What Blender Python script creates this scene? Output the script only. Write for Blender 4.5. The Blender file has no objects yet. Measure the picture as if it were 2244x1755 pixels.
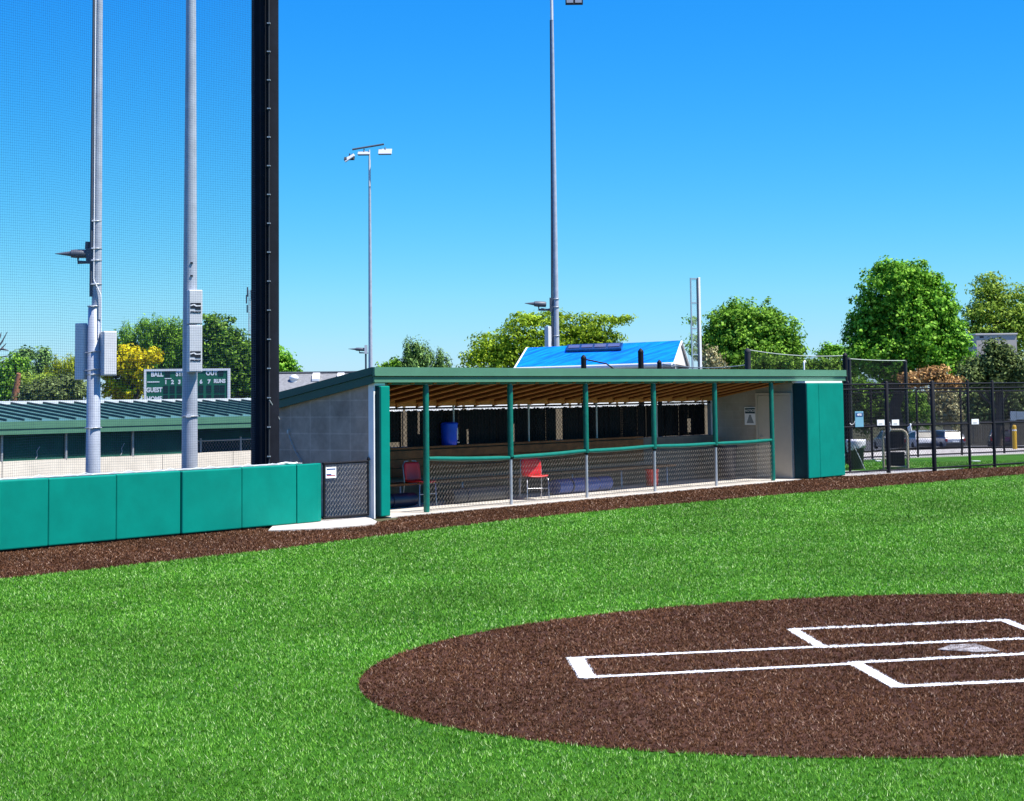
import bpy, bmesh, math, random
import numpy as np
from mathutils import Vector, Matrix
random.seed(7); rng = np.random.default_rng(7)
scene = bpy.context.scene
COL = scene.collection

# ------------------------------------------------------------------ camera
FPX, H = 4000.0, 2.09                      # focal length in photo pixels (2244 wide), eye height in metres
YH, ROLL = 861.0, 0.0115
PITCH = math.atan(FPX / 48300.0)
PY0 = YH - FPX * math.tan(PITCH)
cF = Vector((0, math.cos(PITCH), math.sin(PITCH)))
cU0 = Vector((0, -math.sin(PITCH), math.cos(PITCH)))
cR = Vector((1, 0, 0)) * math.cos(ROLL) - cU0 * math.sin(ROLL)
cU = cU0 * math.cos(ROLL) + Vector((1, 0, 0)) * math.sin(ROLL)
EYE = Vector((0, 0, H))
cam_d = bpy.data.cameras.new('camera'); cam = bpy.data.objects.new('camera', cam_d); COL.objects.link(cam)
cam.matrix_world = Matrix(((cR.x, cU.x, -cF.x, EYE.x), (cR.y, cU.y, -cF.y, EYE.y), (cR.z, cU.z, -cF.z, EYE.z), (0, 0, 0, 1)))
cam_d.sensor_width = 36; cam_d.lens = FPX / 2244 * 36
cam_d.shift_y = -(877.5 - PY0) / 2244
cam_d.clip_start = 0.1; cam_d.clip_end = 5000
scene.camera = cam

# measuring helpers: a photo pixel gives a line of sight; the point is where it meets a level, a distance or a wall
def ray(x, y): return cF + cR * ((x - 1122) / FPX) - cU * ((y - PY0) / FPX)
def G(x, y, z=0.0):
    d = ray(x, y); return EYE + d * ((z - H) / d.z)
def at(x, y, Y):
    d = ray(x, y); return EYE + d * (Y / d.y)
P0 = Vector((-1.5526, 32.3236, 0)); P5 = Vector((5.9282, 42.1434, 0))
D = (P5 - P0).normalized(); B = Vector((-D.y, D.x, 0)); ROT = math.atan2(D.y, D.x)
def W(s, b, z=0.0): return P0 + D * s + B * b + Vector((0, 0, z))       # dugout frame -> world
def SB(v): return (v - P0).dot(D), (v - P0).dot(B)
def SP(x, y, b):                                                           # pixel on a plane parallel to the dugout front
    d = ray(x, y); P = EYE + d * (((P0 + B * b - EYE).dot(B)) / d.dot(B)); return (P - P0).dot(D), P.z
def SE(x, y, s):                                                           # pixel on a plane parallel to the dugout end walls
    d = ray(x, y); P = EYE + d * (((P0 + D * s - EYE).dot(D)) / d.dot(D)); return (P - P0).dot(B), P.z
def smooth01(t): t = max(0.0, min(1.0, t)); return t * t * (3 - 2 * t)
def zg(x, y):                                                              # lie of the land behind the field
    v = Vector((x, y, 0)); b = (v - P0).dot(B)
    k = smooth01((x - 2) / 14.0)
    left = -0.10 * max(0.0, b - 3.6)
    right = -0.034 * max(0.0, y - 63.5)
    return max(-3.2, left * (1 - k) + right * k)

# ------------------------------------------------------------------ materials
MATS = {}
ALB = 0.76                                   # all base colours were picked at one exposure; this keeps them in real-world range
def sc3(c, f=1.0): return tuple(min(0.93, v * ALB * f) for v in c)
def mat(name, col, rough=0.6, metal=0.0, var=0.12, scale=6.0, bump=0.0, bscale=40.0, spec=0.5, col2=None, coat=0.0, trans=0.0):
    if name in MATS: return MATS[name]
    m = bpy.data.materials.new(name); m.use_nodes = True; nt = m.node_tree; N = nt.nodes; L = nt.links
    p = N['Principled BSDF']; p.inputs['Roughness'].default_value = rough; p.inputs['Metallic'].default_value = metal
    p.inputs['Specular IOR Level'].default_value = spec; p.inputs['Coat Weight'].default_value = coat
    tc = N.new('ShaderNodeTexCoord')
    n = N.new('ShaderNodeTexNoise'); n.inputs['Scale'].default_value = scale; n.inputs['Detail'].default_value = 6; n.inputs['Roughness'].default_value = 0.65
    L.new(tc.outputs['Object'], n.inputs['Vector'])
    r = N.new('ShaderNodeValToRGB')
    c2 = sc3(col2) if col2 else sc3(col, 1 + var)
    c1 = sc3(col, 1 - var)
    r.color_ramp.elements[0].position = 0.32; r.color_ramp.elements[0].color = (*c1, 1)
    r.color_ramp.elements[1].position = 0.70; r.color_ramp.elements[1].color = (*c2, 1)
    L.new(n.outputs['Fac'], r.inputs['Fac']); L.new(r.outputs['Color'], p.inputs['Base Color'])
    if bump:
        bn = N.new('ShaderNodeTexNoise'); bn.inputs['Scale'].default_value = bscale; bn.inputs['Detail'].default_value = 4
        L.new(tc.outputs['Object'], bn.inputs['Vector'])
        bp = N.new('ShaderNodeBump'); bp.inputs['Strength'].default_value = bump; bp.inputs['Distance'].default_value = 0.02
        L.new(bn.outputs['Fac'], bp.inputs['Height']); L.new(bp.outputs['Normal'], p.inputs['Normal'])
    MATS[name] = m; return m

def leafmat(name, cols, trans=0.3, rough=0.55, big=0.25):
    """cols: list of (pos, rgb) picked at random for every single leaf or fibre."""
    m = bpy.data.materials.new(name); m.use_nodes = True; nt = m.node_tree; N = nt.nodes; L = nt.links
    p = N['Principled BSDF']; p.inputs['Roughness'].default_value = rough; p.inputs['Specular IOR Level'].default_value = 0.08
    g = N.new('ShaderNodeNewGeometry'); r = N.new('ShaderNodeValToRGB')
    while len(r.color_ramp.elements) < len(cols): r.color_ramp.elements.new(0.5)
    for e, (ps, c) in zip(r.color_ramp.elements, cols): e.position = ps; e.color = (*sc3(c), 1)
    L.new(g.outputs['Random Per Island'], r.inputs['Fac'])
    tc = N.new('ShaderNodeTexCoord'); n = N.new('ShaderNodeTexNoise'); n.inputs['Scale'].default_value = 0.45; n.inputs['Detail'].default_value = 3
    L.new(tc.outputs['Object'], n.inputs['Vector'])
    mr = N.new('ShaderNodeMapRange'); mr.inputs['From Min'].default_value = 0.3; mr.inputs['From Max'].default_value = 0.7
    mr.inputs['To Min'].default_value = 1 - big; mr.inputs['To Max'].default_value = 1 + big
    L.new(n.outputs['Fac'], mr.inputs['Value'])
    mx = N.new('ShaderNodeMix'); mx.data_type = 'RGBA'; mx.blend_type = 'MULTIPLY'; mx.inputs['Factor'].default_value = 1
    cv = N.new('ShaderNodeCombineColor')
    for k in range(3): L.new(mr.outputs['Result'], cv.inputs[k])
    L.new(r.outputs['Color'], mx.inputs[6]); L.new(cv.outputs['Color'], mx.inputs[7])
    L.new(mx.outputs[2], p.inputs['Base Color'])
    if trans:
        t = N.new('ShaderNodeBsdfTranslucent'); L.new(mx.outputs[2], t.inputs['Color'])
        s = N.new('ShaderNodeMixShader'); s.inputs['Fac'].default_value = trans
        L.new(p.outputs['BSDF'], s.inputs[1]); L.new(t.outputs['BSDF'], s.inputs[2])
        L.new(s.outputs['Shader'], N['Material Output'].inputs['Surface'])
    MATS[name] = m; return m

def blockmat(name, col, mortar, bw, bh, ms=0.02, var=0.25, offset=0.5, axes='xz', patch=0.35, rough=0.9):
    m = bpy.data.materials.new(name); m.use_nodes = True; nt = m.node_tree; N = nt.nodes; L = nt.links
    p = N['Principled BSDF']; p.inputs['Roughness'].default_value = rough; p.inputs['Specular IOR Level'].default_value = 0.2
    tc = N.new('ShaderNodeTexCoord'); sp = N.new('ShaderNodeSeparateXYZ'); cb = N.new('ShaderNodeCombineXYZ')
    L.new(tc.outputs['Object'], sp.inputs[0])
    L.new(sp.outputs['XYZ'.index(axes[0].upper())], cb.inputs[0]); L.new(sp.outputs['XYZ'.index(axes[1].upper())], cb.inputs[1])
    br = N.new('ShaderNodeTexBrick'); br.offset = offset; br.inputs['Scale'].default_value = 1.0
    br.inputs['Brick Width'].default_value = bw; br.inputs['Row Height'].default_value = bh; br.inputs['Mortar Size'].default_value = ms
    br.inputs['Mortar Smooth'].default_value = 0.3; br.inputs['Bias'].default_value = 0.0
    br.inputs['Color1'].default_value = (*sc3(col, 1 - var), 1); br.inputs['Color2'].default_value = (*sc3(col, 1 + var), 1)
    br.inputs['Mortar'].default_value = (*sc3(mortar), 1)
    L.new(cb.outputs[0], br.inputs['Vector'])
    n = N.new('ShaderNodeTexNoise'); n.inputs['Scale'].default_value = 2.2; n.inputs['Detail'].default_value = 8; n.inputs['Roughness'].default_value = 0.7
    L.new(tc.outputs['Object'], n.inputs['Vector'])
    mr = N.new('ShaderNodeMapRange'); mr.inputs['From Min'].default_value = 0.3; mr.inputs['From Max'].default_value = 0.7
    mr.inputs['To Min'].default_value = 1 - patch; mr.inputs['To Max'].default_value = 1 + patch
    L.new(n.outputs['Fac'], mr.inputs['Value'])
    cv = N.new('ShaderNodeCombineColor')
    for k in range(3): L.new(mr.outputs['Result'], cv.inputs[k])
    mx = N.new('ShaderNodeMix'); mx.data_type = 'RGBA'; mx.blend_type = 'MULTIPLY'; mx.inputs['Factor'].default_value = 1
    L.new(br.outputs['Color'], mx.inputs[6]); L.new(cv.outputs['Color'], mx.inputs[7]); L.new(mx.outputs[2], p.inputs['Base Color'])
    bp = N.new('ShaderNodeBump'); bp.inputs['Strength'].default_value = 0.1; bp.inputs['Distance'].default_value = 0.004; bp.invert = True
    L.new(br.outputs['Fac'], bp.inputs['Height']); L.new(bp.outputs['Normal'], p.inputs['Normal'])
    MATS[name] = m; return m

TEAL = mat('teal_vinyl', (0.0, 0.265, 0.200), rough=0.55, var=0.11, scale=1.7, bump=0.22, bscale=2.4, spec=0.12)
TEALP = mat('teal_post_padding', (0.0, 0.19, 0.135), rough=0.42, var=0.16, scale=9, bump=0.25, bscale=14)
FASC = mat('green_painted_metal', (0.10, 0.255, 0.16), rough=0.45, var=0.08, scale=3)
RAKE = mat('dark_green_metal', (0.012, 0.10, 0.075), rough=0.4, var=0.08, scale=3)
WHITE = mat('white_painted_metal', (1.05, 1.05, 1.03), rough=0.5, var=0.04)
GALV = mat('galvanised_steel', (0.52, 0.55, 0.58), rough=0.42, metal=0.35, var=0.16, scale=5)
GALV2 = mat('galvanised_pole', (0.50, 0.545, 0.62), rough=0.5, metal=0.1, var=0.13, scale=4)
CABI = mat('grey_cabinet_paint', (0.82, 0.84, 0.86), rough=0.5, var=0.05)
MESHW = mat('weathered_mesh_wire', (.24, .21, .17), rough=.6, metal=.2, var=.2)
BLACK = mat('black_painted_steel', (0.010, 0.010, 0.014), rough=0.6, var=0.2, scale=4, spec=0.2)
BLACKP = mat('black_pole_paint', (0.010, 0.012, 0.020), rough=0.8, var=0.3, scale=3, spec=0.15)
DGREY = mat('dark_grey_paint', (0.04, 0.043, 0.05), rough=0.7, var=0.15, spec=0.2)
MGREY = mat('floodlight_grey', (0.10, 0.115, 0.145), rough=0.5, var=0.1)
CONC = mat('white_concrete', (0.62, 0.58, 0.52), rough=0.9, var=0.07, scale=3, bump=0.15, bscale=30, spec=0.2)
CONC2 = mat('pale_concrete_wall', (0.90, 0.82, 0.70), rough=0.9, var=0.10, scale=2.5, spec=0.2)
WOOD = mat('dark_stained_planks', (0.23, 0.095, 0.032), rough=0.7, var=0.35, scale=5, spec=0.3)
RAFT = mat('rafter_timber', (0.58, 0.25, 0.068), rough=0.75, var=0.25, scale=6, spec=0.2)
RAFTD = mat('shaded_rafter_side', (0.27, 0.088, 0.024), rough=0.75, var=0.3, scale=6, spec=0.2)  # darker copy of the rafter timber, shade on the sides put into the colour
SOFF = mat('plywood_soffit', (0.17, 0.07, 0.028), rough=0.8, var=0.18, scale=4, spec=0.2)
DOOR = mat('beige_door_paint', (0.64, 0.56, 0.43), rough=0.5, var=0.04)
EDGE = mat('shaded_teal_vinyl', (0.003, 0.050, 0.058), rough=.6, spec=.2)  # dark teal painted for the deep shade on the pads' left faces
SLAT = mat('black_privacy_slats', (0.006, 0.007, 0.012), rough=0.6, var=0.4, scale=8, spec=0.2)
SCREEN = mat('green_windscreen', (0.012, 0.105, 0.075), rough=0.8, var=0.25, scale=2.5, spec=0.15)
RED = mat('red_plastic', (0.75, 0.010, 0.018), rough=0.4, var=0.08)
BLUE = mat('blue_plastic', (0.0, 0.09, 0.95), rough=0.35, var=0.1)
NAVY = mat('navy_plastic', (0.008, 0.018, 0.055), rough=0.45, var=0.1)
ROLLB = mat('blue_foam_roll', (0.06, 0.11, 0.36), rough=0.7, var=0.2, scale=5)
ROLLG = mat('grey_tarp_roll', (0.07, 0.075, 0.085), rough=0.7, var=0.2, scale=5)
CHROME = mat('chair_tube_steel', (0.55, 0.56, 0.6), rough=0.3, metal=0.7, var=0.05)
SIGNW = mat('white_sign_face', (1.1, 1.1, 1.1), rough=0.45, var=0.03)
SIGNB = mat('blue_sign_ink', (0.03, 0.09, 0.28), rough=0.5)
SIGNT = mat('pale_blue_sign', (0.20, 0.46, 0.60), rough=0.5, var=0.05)
SIGNR = mat('red_sign_ink', (0.5, 0.04, 0.05), rough=0.5)
SIGND = mat('dark_sign_header', (0.03, 0.07, 0.09), rough=0.5)
INK = mat('black_ink', (0.01, 0.01, 0.015), rough=0.5)
SCOREG = mat('scoreboard_green', (0.008, 0.17, 0.085), rough=0.5, var=0.05)
SCOREK = mat('scoreboard_dark_panel', (0.006, 0.03, 0.028), rough=0.4, var=0.1)
SHING = mat('grey_shingles', (0.27, 0.275, 0.28), rough=0.95, var=0.22, scale=7, bump=0.3, bscale=20, spec=0.1)
SIDING = mat('cream_siding', (1.0, 0.90, 0.78), rough=0.8, var=0.06)
SIDEW = mat('white_siding', (0.72, 0.72, 0.70), rough=0.8, var=0.05)
TANW = mat('tan_stucco', (0.66, 0.58, 0.48), rough=0.9, var=0.08)
BARK = mat('grey_brown_bark', (0.10, 0.075, 0.055), rough=0.95, var=0.3, scale=8, bump=0.5)
BARKD = mat('dead_wood', (0.13, 0.12, 0.13), rough=0.95, var=0.25)
TERRA = mat('terracotta_wood', (0.36, 0.15, 0.07), rough=0.9, var=0.2)
YEL = mat('yellow_bollard_paint', (0.80, 0.46, 0.01), rough=0.45, var=0.05)
FENW = mat('weathered_fence_boards', (0.15, 0.125, 0.085), rough=0.95, var=0.35, scale=4)
ASPH = mat('asphalt', (0.12, 0.12, 0.12), rough=0.95, var=0.2, scale=3)
TIRE = mat('tyre_rubber', (0.015, 0.015, 0.016), rough=0.9)
GLASSD = mat('dark_car_glass', (0.02, 0.025, 0.03), rough=0.3, spec=0.3)
CARS = mat('silver_car_paint', (0.42, 0.44, 0.48), rough=0.25, metal=0.5, coat=0.5)
CARW = mat('white_car_paint', (0.70, 0.71, 0.73), rough=0.3, coat=0.5)
CARD = mat('dark_red_car_paint', (0.05, 0.012, 0.02), rough=0.25, coat=0.5)
LAMPR = mat('red_lamp_lens', (0.4, 0.01, 0.01), rough=0.2)
BAG = mat('white_bin_liner', (0.72, 0.73, 0.76), rough=0.4, var=0.08, bump=0.8, bscale=12)
BINK = mat('charcoal_bin', (0.045, 0.05, 0.06), rough=0.5, var=0.1)
LFRAME = mat('beige_frame_padding', (0.42, 0.37, 0.26), rough=0.7, var=0.2)
NETK = mat('black_netting', (0.015, 0.016, 0.02), rough=0.8, spec=0.1)
NETB = mat('backstop_net_twine', (0.02, 0.045, 0.10), rough=0.8, spec=0.1)
TARPB = mat('blue_tarp', (0.0, 0.27, 0.90), rough=0.45, var=0.35, scale=1.3, bump=0.6, bscale=1.8)
def streaked(m, sx_, sy_, c1, c2):                                       # wind-rippled tarp: long slanting folds
    nt = m.node_tree; N = nt.nodes; L = nt.links; n = [q for q in N if q.type == 'TEX_NOISE'][0]; tc = [q for q in N if q.type == 'TEX_COORD'][0]
    mp = N.new('ShaderNodeMapping'); mp.inputs['Scale'].default_value = (sx_, sy_, 1.6); mp.inputs['Rotation'].default_value = (0, 0.5, 0.9)
    L.new(tc.outputs['Object'], mp.inputs['Vector'])
    for q in N:
        if q.type == 'TEX_NOISE': L.new(mp.outputs['Vector'], q.inputs['Vector'])
    r = [q for q in N if q.type == 'VALTORGB'][0]; r.color_ramp.elements[0].color = (*c1, 1); r.color_ramp.elements[1].color = (*c2, 1)
    r.color_ramp.elements[0].position = .40; r.color_ramp.elements[1].position = .58
streaked(TARPB, .35, 1.8, (0.0, .12, .56), (0.0, .27, .80))
SOLAR = mat('skylight_glass_dark', (0.02, 0.03, 0.08), rough=0.15, var=0.3)
MULCH = mat('bark_mulch', (0.22, 0.12, 0.06), rough=0.95, var=0.4, scale=9)
LEDW = mat('pale_luminaire', (0.55, 0.58, 0.64), rough=0.35, var=0.03)
CMU = blockmat('grey_block_wall', (0.54, 0.39, 0.295), (0.66, 0.48, 0.365), 0.47, 0.285, 0.014, 0.06, 0.0, 'yz', 0.32)
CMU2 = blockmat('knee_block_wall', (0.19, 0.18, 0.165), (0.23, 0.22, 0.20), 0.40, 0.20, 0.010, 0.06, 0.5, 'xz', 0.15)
CMU3 = blockmat('tan_block_wall', (0.46, 0.41, 0.33), (0.51, 0.455, 0.37), 0.40, 0.20, 0.008, 0.05, 0.5, 'yz', 0.15)

# ------------------------------------------------------------------ mesh builder
class MB:
    def __init__(s): s.v = []; s.f = []; s.sm = []
    def add(s, vs, fs, smooth=False):
        o = len(s.v); s.v += [tuple(v) for v in vs]
        for f in fs: s.f.append(tuple(i + o for i in f)); s.sm.append(smooth)
        return s
    def box(s, x0, x1, y0, y1, z0, z1):
        return s.add([(x0,y0,z0),(x1,y0,z0),(x1,y1,z0),(x0,y1,z0),(x0,y0,z1),(x1,y0,z1),(x1,y1,z1),(x0,y1,z1)],
                     [(0,3,2,1),(4,5,6,7),(0,1,5,4),(1,2,6,5),(2,3,7,6),(3,0,4,7)])
    def obox(s, c, ax, ay, az):
        c, ax, ay, az = map(Vector, (c, ax, ay, az))
        vs = [c + ax*i + ay*j + az*k for k in (-.5,.5) for (i,j) in ((-.5,-.5),(.5,-.5),(.5,.5),(-.5,.5))]
        return s.add(vs, [(0,3,2,1),(4,5,6,7),(0,1,5,4),(1,2,6,5),(2,3,7,6),(3,0,4,7)])
    def prism(s, poly, ext):
        n = len(poly); ext = Vector(ext); a = [Vector(p) for p in poly]; b = [p + ext for p in a]
        fs = [tuple(range(n))[::-1], tuple(range(n, 2*n))] + [(i, (i+1) % n, (i+1) % n + n, i + n) for i in range(n)]
        return s.add(a + b, fs)
    def poly(s, pts): return s.add(pts, [tuple(range(len(pts)))])
    def path(s, pts, r, n=8, caps=True, smooth=True):
        pts = [Vector(p) for p in pts]; m = len(pts)
        rs = r if isinstance(r, (list, tuple)) else [r] * m
        vs = []; prev = None
        for i, p in enumerate(pts):
            t = (pts[min(i+1, m-1)] - pts[max(i-1, 0)])
            t = t.normalized() if t.length > 1e-9 else Vector((0, 0, 1))
            if prev is None:
                u = t.cross(Vector((0, 0, 1)) if abs(t.z) < 0.9 else Vector((1, 0, 0))).normalized()
            else:
                u = (prev - t * prev.dot(t)); u = u.normalized() if u.length > 1e-6 else t.orthogonal().normalized()
            prev = u; w = t.cross(u)
            for k in range(n):
                a = 2 * math.pi * k / n; vs.append(p + (u * math.cos(a) + w * math.sin(a)) * rs[i])
        fs = [(i*n + k, i*n + (k+1) % n, (i+1)*n + (k+1) % n, (i+1)*n + k) for i in range(m-1) for k in range(n)]
        s.add(vs, fs, smooth)
        if caps:
            o = len(s.v); s.v += [tuple(v) for v in vs[:n] + vs[-n:]]        # caps get their own corners so shading stays crisp
            s.f.append(tuple(o + k for k in range(n))[::-1]); s.sm.append(False)
            s.f.append(tuple(o + n + k for k in range(n))); s.sm.append(False)
        return s
    def tube(s, p, q, r0, r1=None, n=12): return s.path([p, q], [r0, r0 if r1 is None else r1], n)
    def lathe(s, c, prof, n=20, smooth=True):
        c = Vector(c); m = len(prof)
        vs = [c + Vector((r * math.cos(2*math.pi*k/n), r * math.sin(2*math.pi*k/n), z)) for r, z in prof for k in range(n)]
        fs = [(i*n + k, i*n + (k+1) % n, (i+1)*n + (k+1) % n, (i+1)*n + k) for i in range(m-1) for k in range(n)]
        s.add(vs, fs, smooth); o = len(s.v); s.v += [tuple(v) for v in vs[:n] + vs[-n:]]
        s.f.append(tuple(o + k for k in range(n))[::-1]); s.sm.append(False)
        s.f.append(tuple(o + n + k for k in range(n))); s.sm.append(False)
        return s
    def build(s, name, m, parent=None, bevel=0.0, seg=2):
        me = bpy.data.meshes.new(name); me.from_pydata(s.v, [], s.f); me.update()
        me.polygons.foreach_set('use_smooth', s.sm)
        if bevel:
            bm = bmesh.new(); bm.from_mesh(me)
            es = [e for e in bm.edges if len(e.link_faces) == 2 and e.calc_face_angle(0) > 0.5]
            bmesh.ops.bevel(bm, geom=es, offset=bevel, segments=seg, affect='EDGES', profile=0.5)
            bm.to_mesh(me); bm.free()
        me.materials.append(m if not isinstance(m, str) else MATS[m])
        o = bpy.data.objects.new(name, me); COL.objects.link(o)
        if parent: o.parent = parent
        return o

def tag(o, label=None, cat=None, group=None, kind=None):
    if label: o['label'] = label
    if cat: o['category'] = cat
    if group: o['group'] = group
    if kind: o['kind'] = kind
    return o
def thing(name, label, cat, loc=(0, 0, 0), rz=0.0, group=None):
    o = bpy.data.objects.new(name, None); COL.objects.link(o); o.empty_display_size = 0.2
    o.location = loc; o.rotation_euler = (0, 0, rz); return tag(o, label, cat, group)
def dup(root, loc, rz, label, group=None):
    def cp(o, par):
        c = o.copy(); COL.objects.link(c)
        if par: c.parent = par
        for ch in [x for x in bpy.data.objects if x.parent == o]: cp(ch, c)
        return c
    r = cp(root, None); r.location = loc; r.rotation_euler = (0, 0, rz); r['label'] = label
    if group: r['group'] = group
    return r
def structure(name, mb, m, **k): return tag(mb.build(name, m, **k), kind='structure')

def text_part(name, txt, size, m, parent, mtx, bold=0.0, sx=1.0, ext=0.003):
    cu = bpy.data.curves.new('lettering', 'FONT'); cu.body = txt; cu.size = size; cu.extrude = ext; cu.offset = bold
    cu.align_x = 'CENTER'; cu.align_y = 'CENTER'; cu.resolution_u = 3
    t = bpy.data.objects.new('lettering', cu); COL.objects.link(t); bpy.context.view_layer.update()
    me = bpy.data.meshes.new_from_object(t.evaluated_get(bpy.context.evaluated_depsgraph_get()))
    bpy.data.objects.remove(t); bpy.data.curves.remove(cu)
    me.transform(Matrix(mtx) @ Matrix.Diagonal((sx, 1, 1, 1)))
    me.materials.clear(); me.materials.append(m)
    o = bpy.data.objects.new(name, me); COL.objects.link(o); o.parent = parent; return o
def frame_mtx(o, x, y):                                             # text plane: x right, y up
    x, y = Vector(x).normalized(), Vector(y).normalized(); z = x.cross(y); o = Vector(o)
    return ((x.x, y.x, z.x, o.x), (x.y, y.y, z.y, o.y), (x.z, y.z, z.z, o.z), (0, 0, 0, 1))

def chainlink(mb, x0, x1, z0, z1, y=0.0, pitch=0.06, r=0.002, top=None):
    """woven diamond mesh in the x-z plane; top: optional function giving the upper edge at x"""
    nx = int((x1 - x0) / pitch); 
    for i in range(nx + 1):
        pts = []; zt = z1 if top is None else top(x0 + i * pitch)
        nz = max(2, int((zt - z0) / pitch))
        for j in range(nz + 1):
            q = (i + j) % 2; xx = x0 + (i + q) * pitch + (-0.003 if q else 0.003)
            pts.append((min(xx, x1), y + (0.003 if q else -0.003), z0 + j * (zt - z0) / nz))
        mb.path(pts, r, 3, caps=False, smooth=False)
    return mb

# ------------------------------------------------------------------ world, sun
SUN_EL = math.radians(61); sh = Vector((0.950, -0.312, 0)).normalized()
world = bpy.data.worlds.new('World'); scene.world = world; world.use_nodes = True
wn, wl = world.node_tree.nodes, world.node_tree.links
sky = wn.new('ShaderNodeTexSky'); sky.sky_type = 'NISHITA'; sky.sun_disc = False
sky.sun_elevation = SUN_EL; sky.sun_rotation = math.atan2(sh.x, sh.y)
sky.air_density = 1.0; sky.dust_density = 0.25; sky.ozone_density = 2.2; sky.altitude = 800
hs = wn.new('ShaderNodeHueSaturation'); hs.inputs['Saturation'].default_value = 1.35; hs.inputs['Hue'].default_value = 0.495; hs.inputs['Value'].default_value = 1.0
wl.new(sky.outputs['Color'], hs.inputs['Color'])
EXPO = 1.0
sepc = wn.new('ShaderNodeSeparateColor'); cmbc = wn.new('ShaderNodeCombineColor'); wl.new(hs.outputs['Color'], sepc.inputs[0])
for k_, (a_, g_) in enumerate(((0.545, 1.54), (0.83, 0.936), (1.06, 0.20))):      # grade the clear-sky model to this deep blue day
    m0 = wn.new('ShaderNodeMath'); m0.operation = 'MULTIPLY'; m0.inputs[1].default_value = 0.14
    m1 = wn.new('ShaderNodeMath'); m1.operation = 'POWER'; m1.inputs[1].default_value = g_
    m2 = wn.new('ShaderNodeMath'); m2.operation = 'MULTIPLY'; m2.inputs[1].default_value = a_ / (2 ** EXPO * 0.14)
    wl.new(sepc.outputs[k_], m0.inputs[0]); wl.new(m0.outputs[0], m1.inputs[0]); wl.new(m1.outputs[0], m2.inputs[0]); wl.new(m2.outputs[0], cmbc.inputs[k_])
wl.new(cmbc.outputs[0], wn['Background'].inputs['Color'])
wn['Background'].inputs['Strength'].default_value = 0.14
sd = bpy.data.lights.new('sun', 'SUN'); sd.energy = 4.6; sd.angle = math.radians(0.53); sd.color = (1.0, 0.955, 0.88)
so = bpy.data.objects.new('sun', sd); COL.objects.link(so)
sv = Vector((sh.x * math.cos(SUN_EL), sh.y * math.cos(SUN_EL), math.sin(SUN_EL)))
so.rotation_euler = sv.to_track_quat('Z', 'Y').to_euler(); so.location = (20, 0, 40)
scene.view_settings.view_transform = 'Standard'; scene.view_settings.look = 'None'
scene.view_settings.exposure = EXPO; scene.view_settings.gamma = 1.0

# ------------------------------------------------------------------ ground sheets
LOWER = [(-30, -3.3), (-11.2, -3.1), (-7, -3.05), (-4.7, -2.78), (-0.8, -2.38), (3, -2.5), (7.4, -2.82), (10.4, -3.2), (13.4, -3.47), (17.7, -3.87), (24, -4.6), (60, -8.5)]
UPPER = [(-30, 0.0), (-4.2, 0.0), (-4.0, -0.45), (-2.4, -0.78), (-1.3, -0.5), (-1.1, -0.24), (13.2, -0.24), (13.3, -0.40), (15.2, -0.41), (16.4, -0.72), (18.4, -1.18), (20.2, -1.36), (21.5, -2.0), (26, -3.2), (60, -7.0)]
def lower(s): return np.interp(s, [a for a, _ in LOWER], [c for _, c in LOWER])
def upper(s): return np.interp(s, [a for a, _ in UPPER], [c for _, c in UPPER])
ELC = np.array([3.3336, 14.6271]); ELA = math.radians(34.44); EL1, EL2 = 4.803, 3.729

def turfmat(name, c0, c1, c2, fine=90.0):
    m = bpy.data.materials.new(name); m.use_nodes = True; nt = m.node_tree; N = nt.nodes; L = nt.links
    p = N['Principled BSDF']; p.inputs['Roughness'].default_value = 0.9; p.inputs['Specular IOR Level'].default_value = 0.15
    tc = N.new('ShaderNodeTexCoord')
    n1 = N.new('ShaderNodeTexNoise'); n1.inputs['Scale'].default_value = fine; n1.inputs['Detail'].default_value = 3; n1.inputs['Roughness'].default_value = 0.8
    n2 = N.new('ShaderNodeTexNoise'); n2.inputs['Scale'].default_value = 0.5; n2.inputs['Detail'].default_value = 3
    for n in (n1, n2): L.new(tc.outputs['Object'], n.inputs['Vector'])
    r = N.new('ShaderNodeValToRGB'); r.color_ramp.elements.new(0.5)
    for e, (ps, c) in zip(r.color_ramp.elements, ((0.3, c0), (0.5, c1), (0.72, c2))): e.position = ps; e.color = (*sc3(c), 1)
    ad = N.new('ShaderNodeMath'); ad.operation = 'MULTIPLY_ADD'; ad.inputs[1].default_value = 0.35; L.new(n2.outputs['Fac'], ad.inputs[0])
    sb_ = N.new('ShaderNodeMath'); sb_.operation = 'SUBTRACT'; sb_.inputs[1].default_value = 0.175; L.new(n1.outputs['Fac'], sb_.inputs[0]); L.new(sb_.outputs[0], ad.inputs[2])
    L.new(ad.outputs[0], r.inputs['Fac']); L.new(r.outputs['Color'], p.inputs['Base Color'])
    bp = N.new('ShaderNodeBump'); bp.inputs['Strength'].default_value = 0.6; bp.inputs['Distance'].default_value = 0.02
    L.new(n1.outputs['Fac'], bp.inputs['Height']); L.new(bp.outputs['Normal'], p.inputs['Normal'])
    MATS[name] = m; return m
TURF = turfmat('turf_backing', (0.012, 0.06, 0.002), (0.045, 0.17, 0.006), (0.10, 0.30, 0.012))
TURFB = turfmat('brown_infill', (0.035, 0.013, 0.006), (0.08, 0.033, 0.017), (0.14, 0.066, 0.036))
GRND = turfmat('rough_ground', (0.06, 0.075, 0.03), (0.10, 0.10, 0.05), (0.15, 0.13, 0.08), 3.0)

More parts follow.
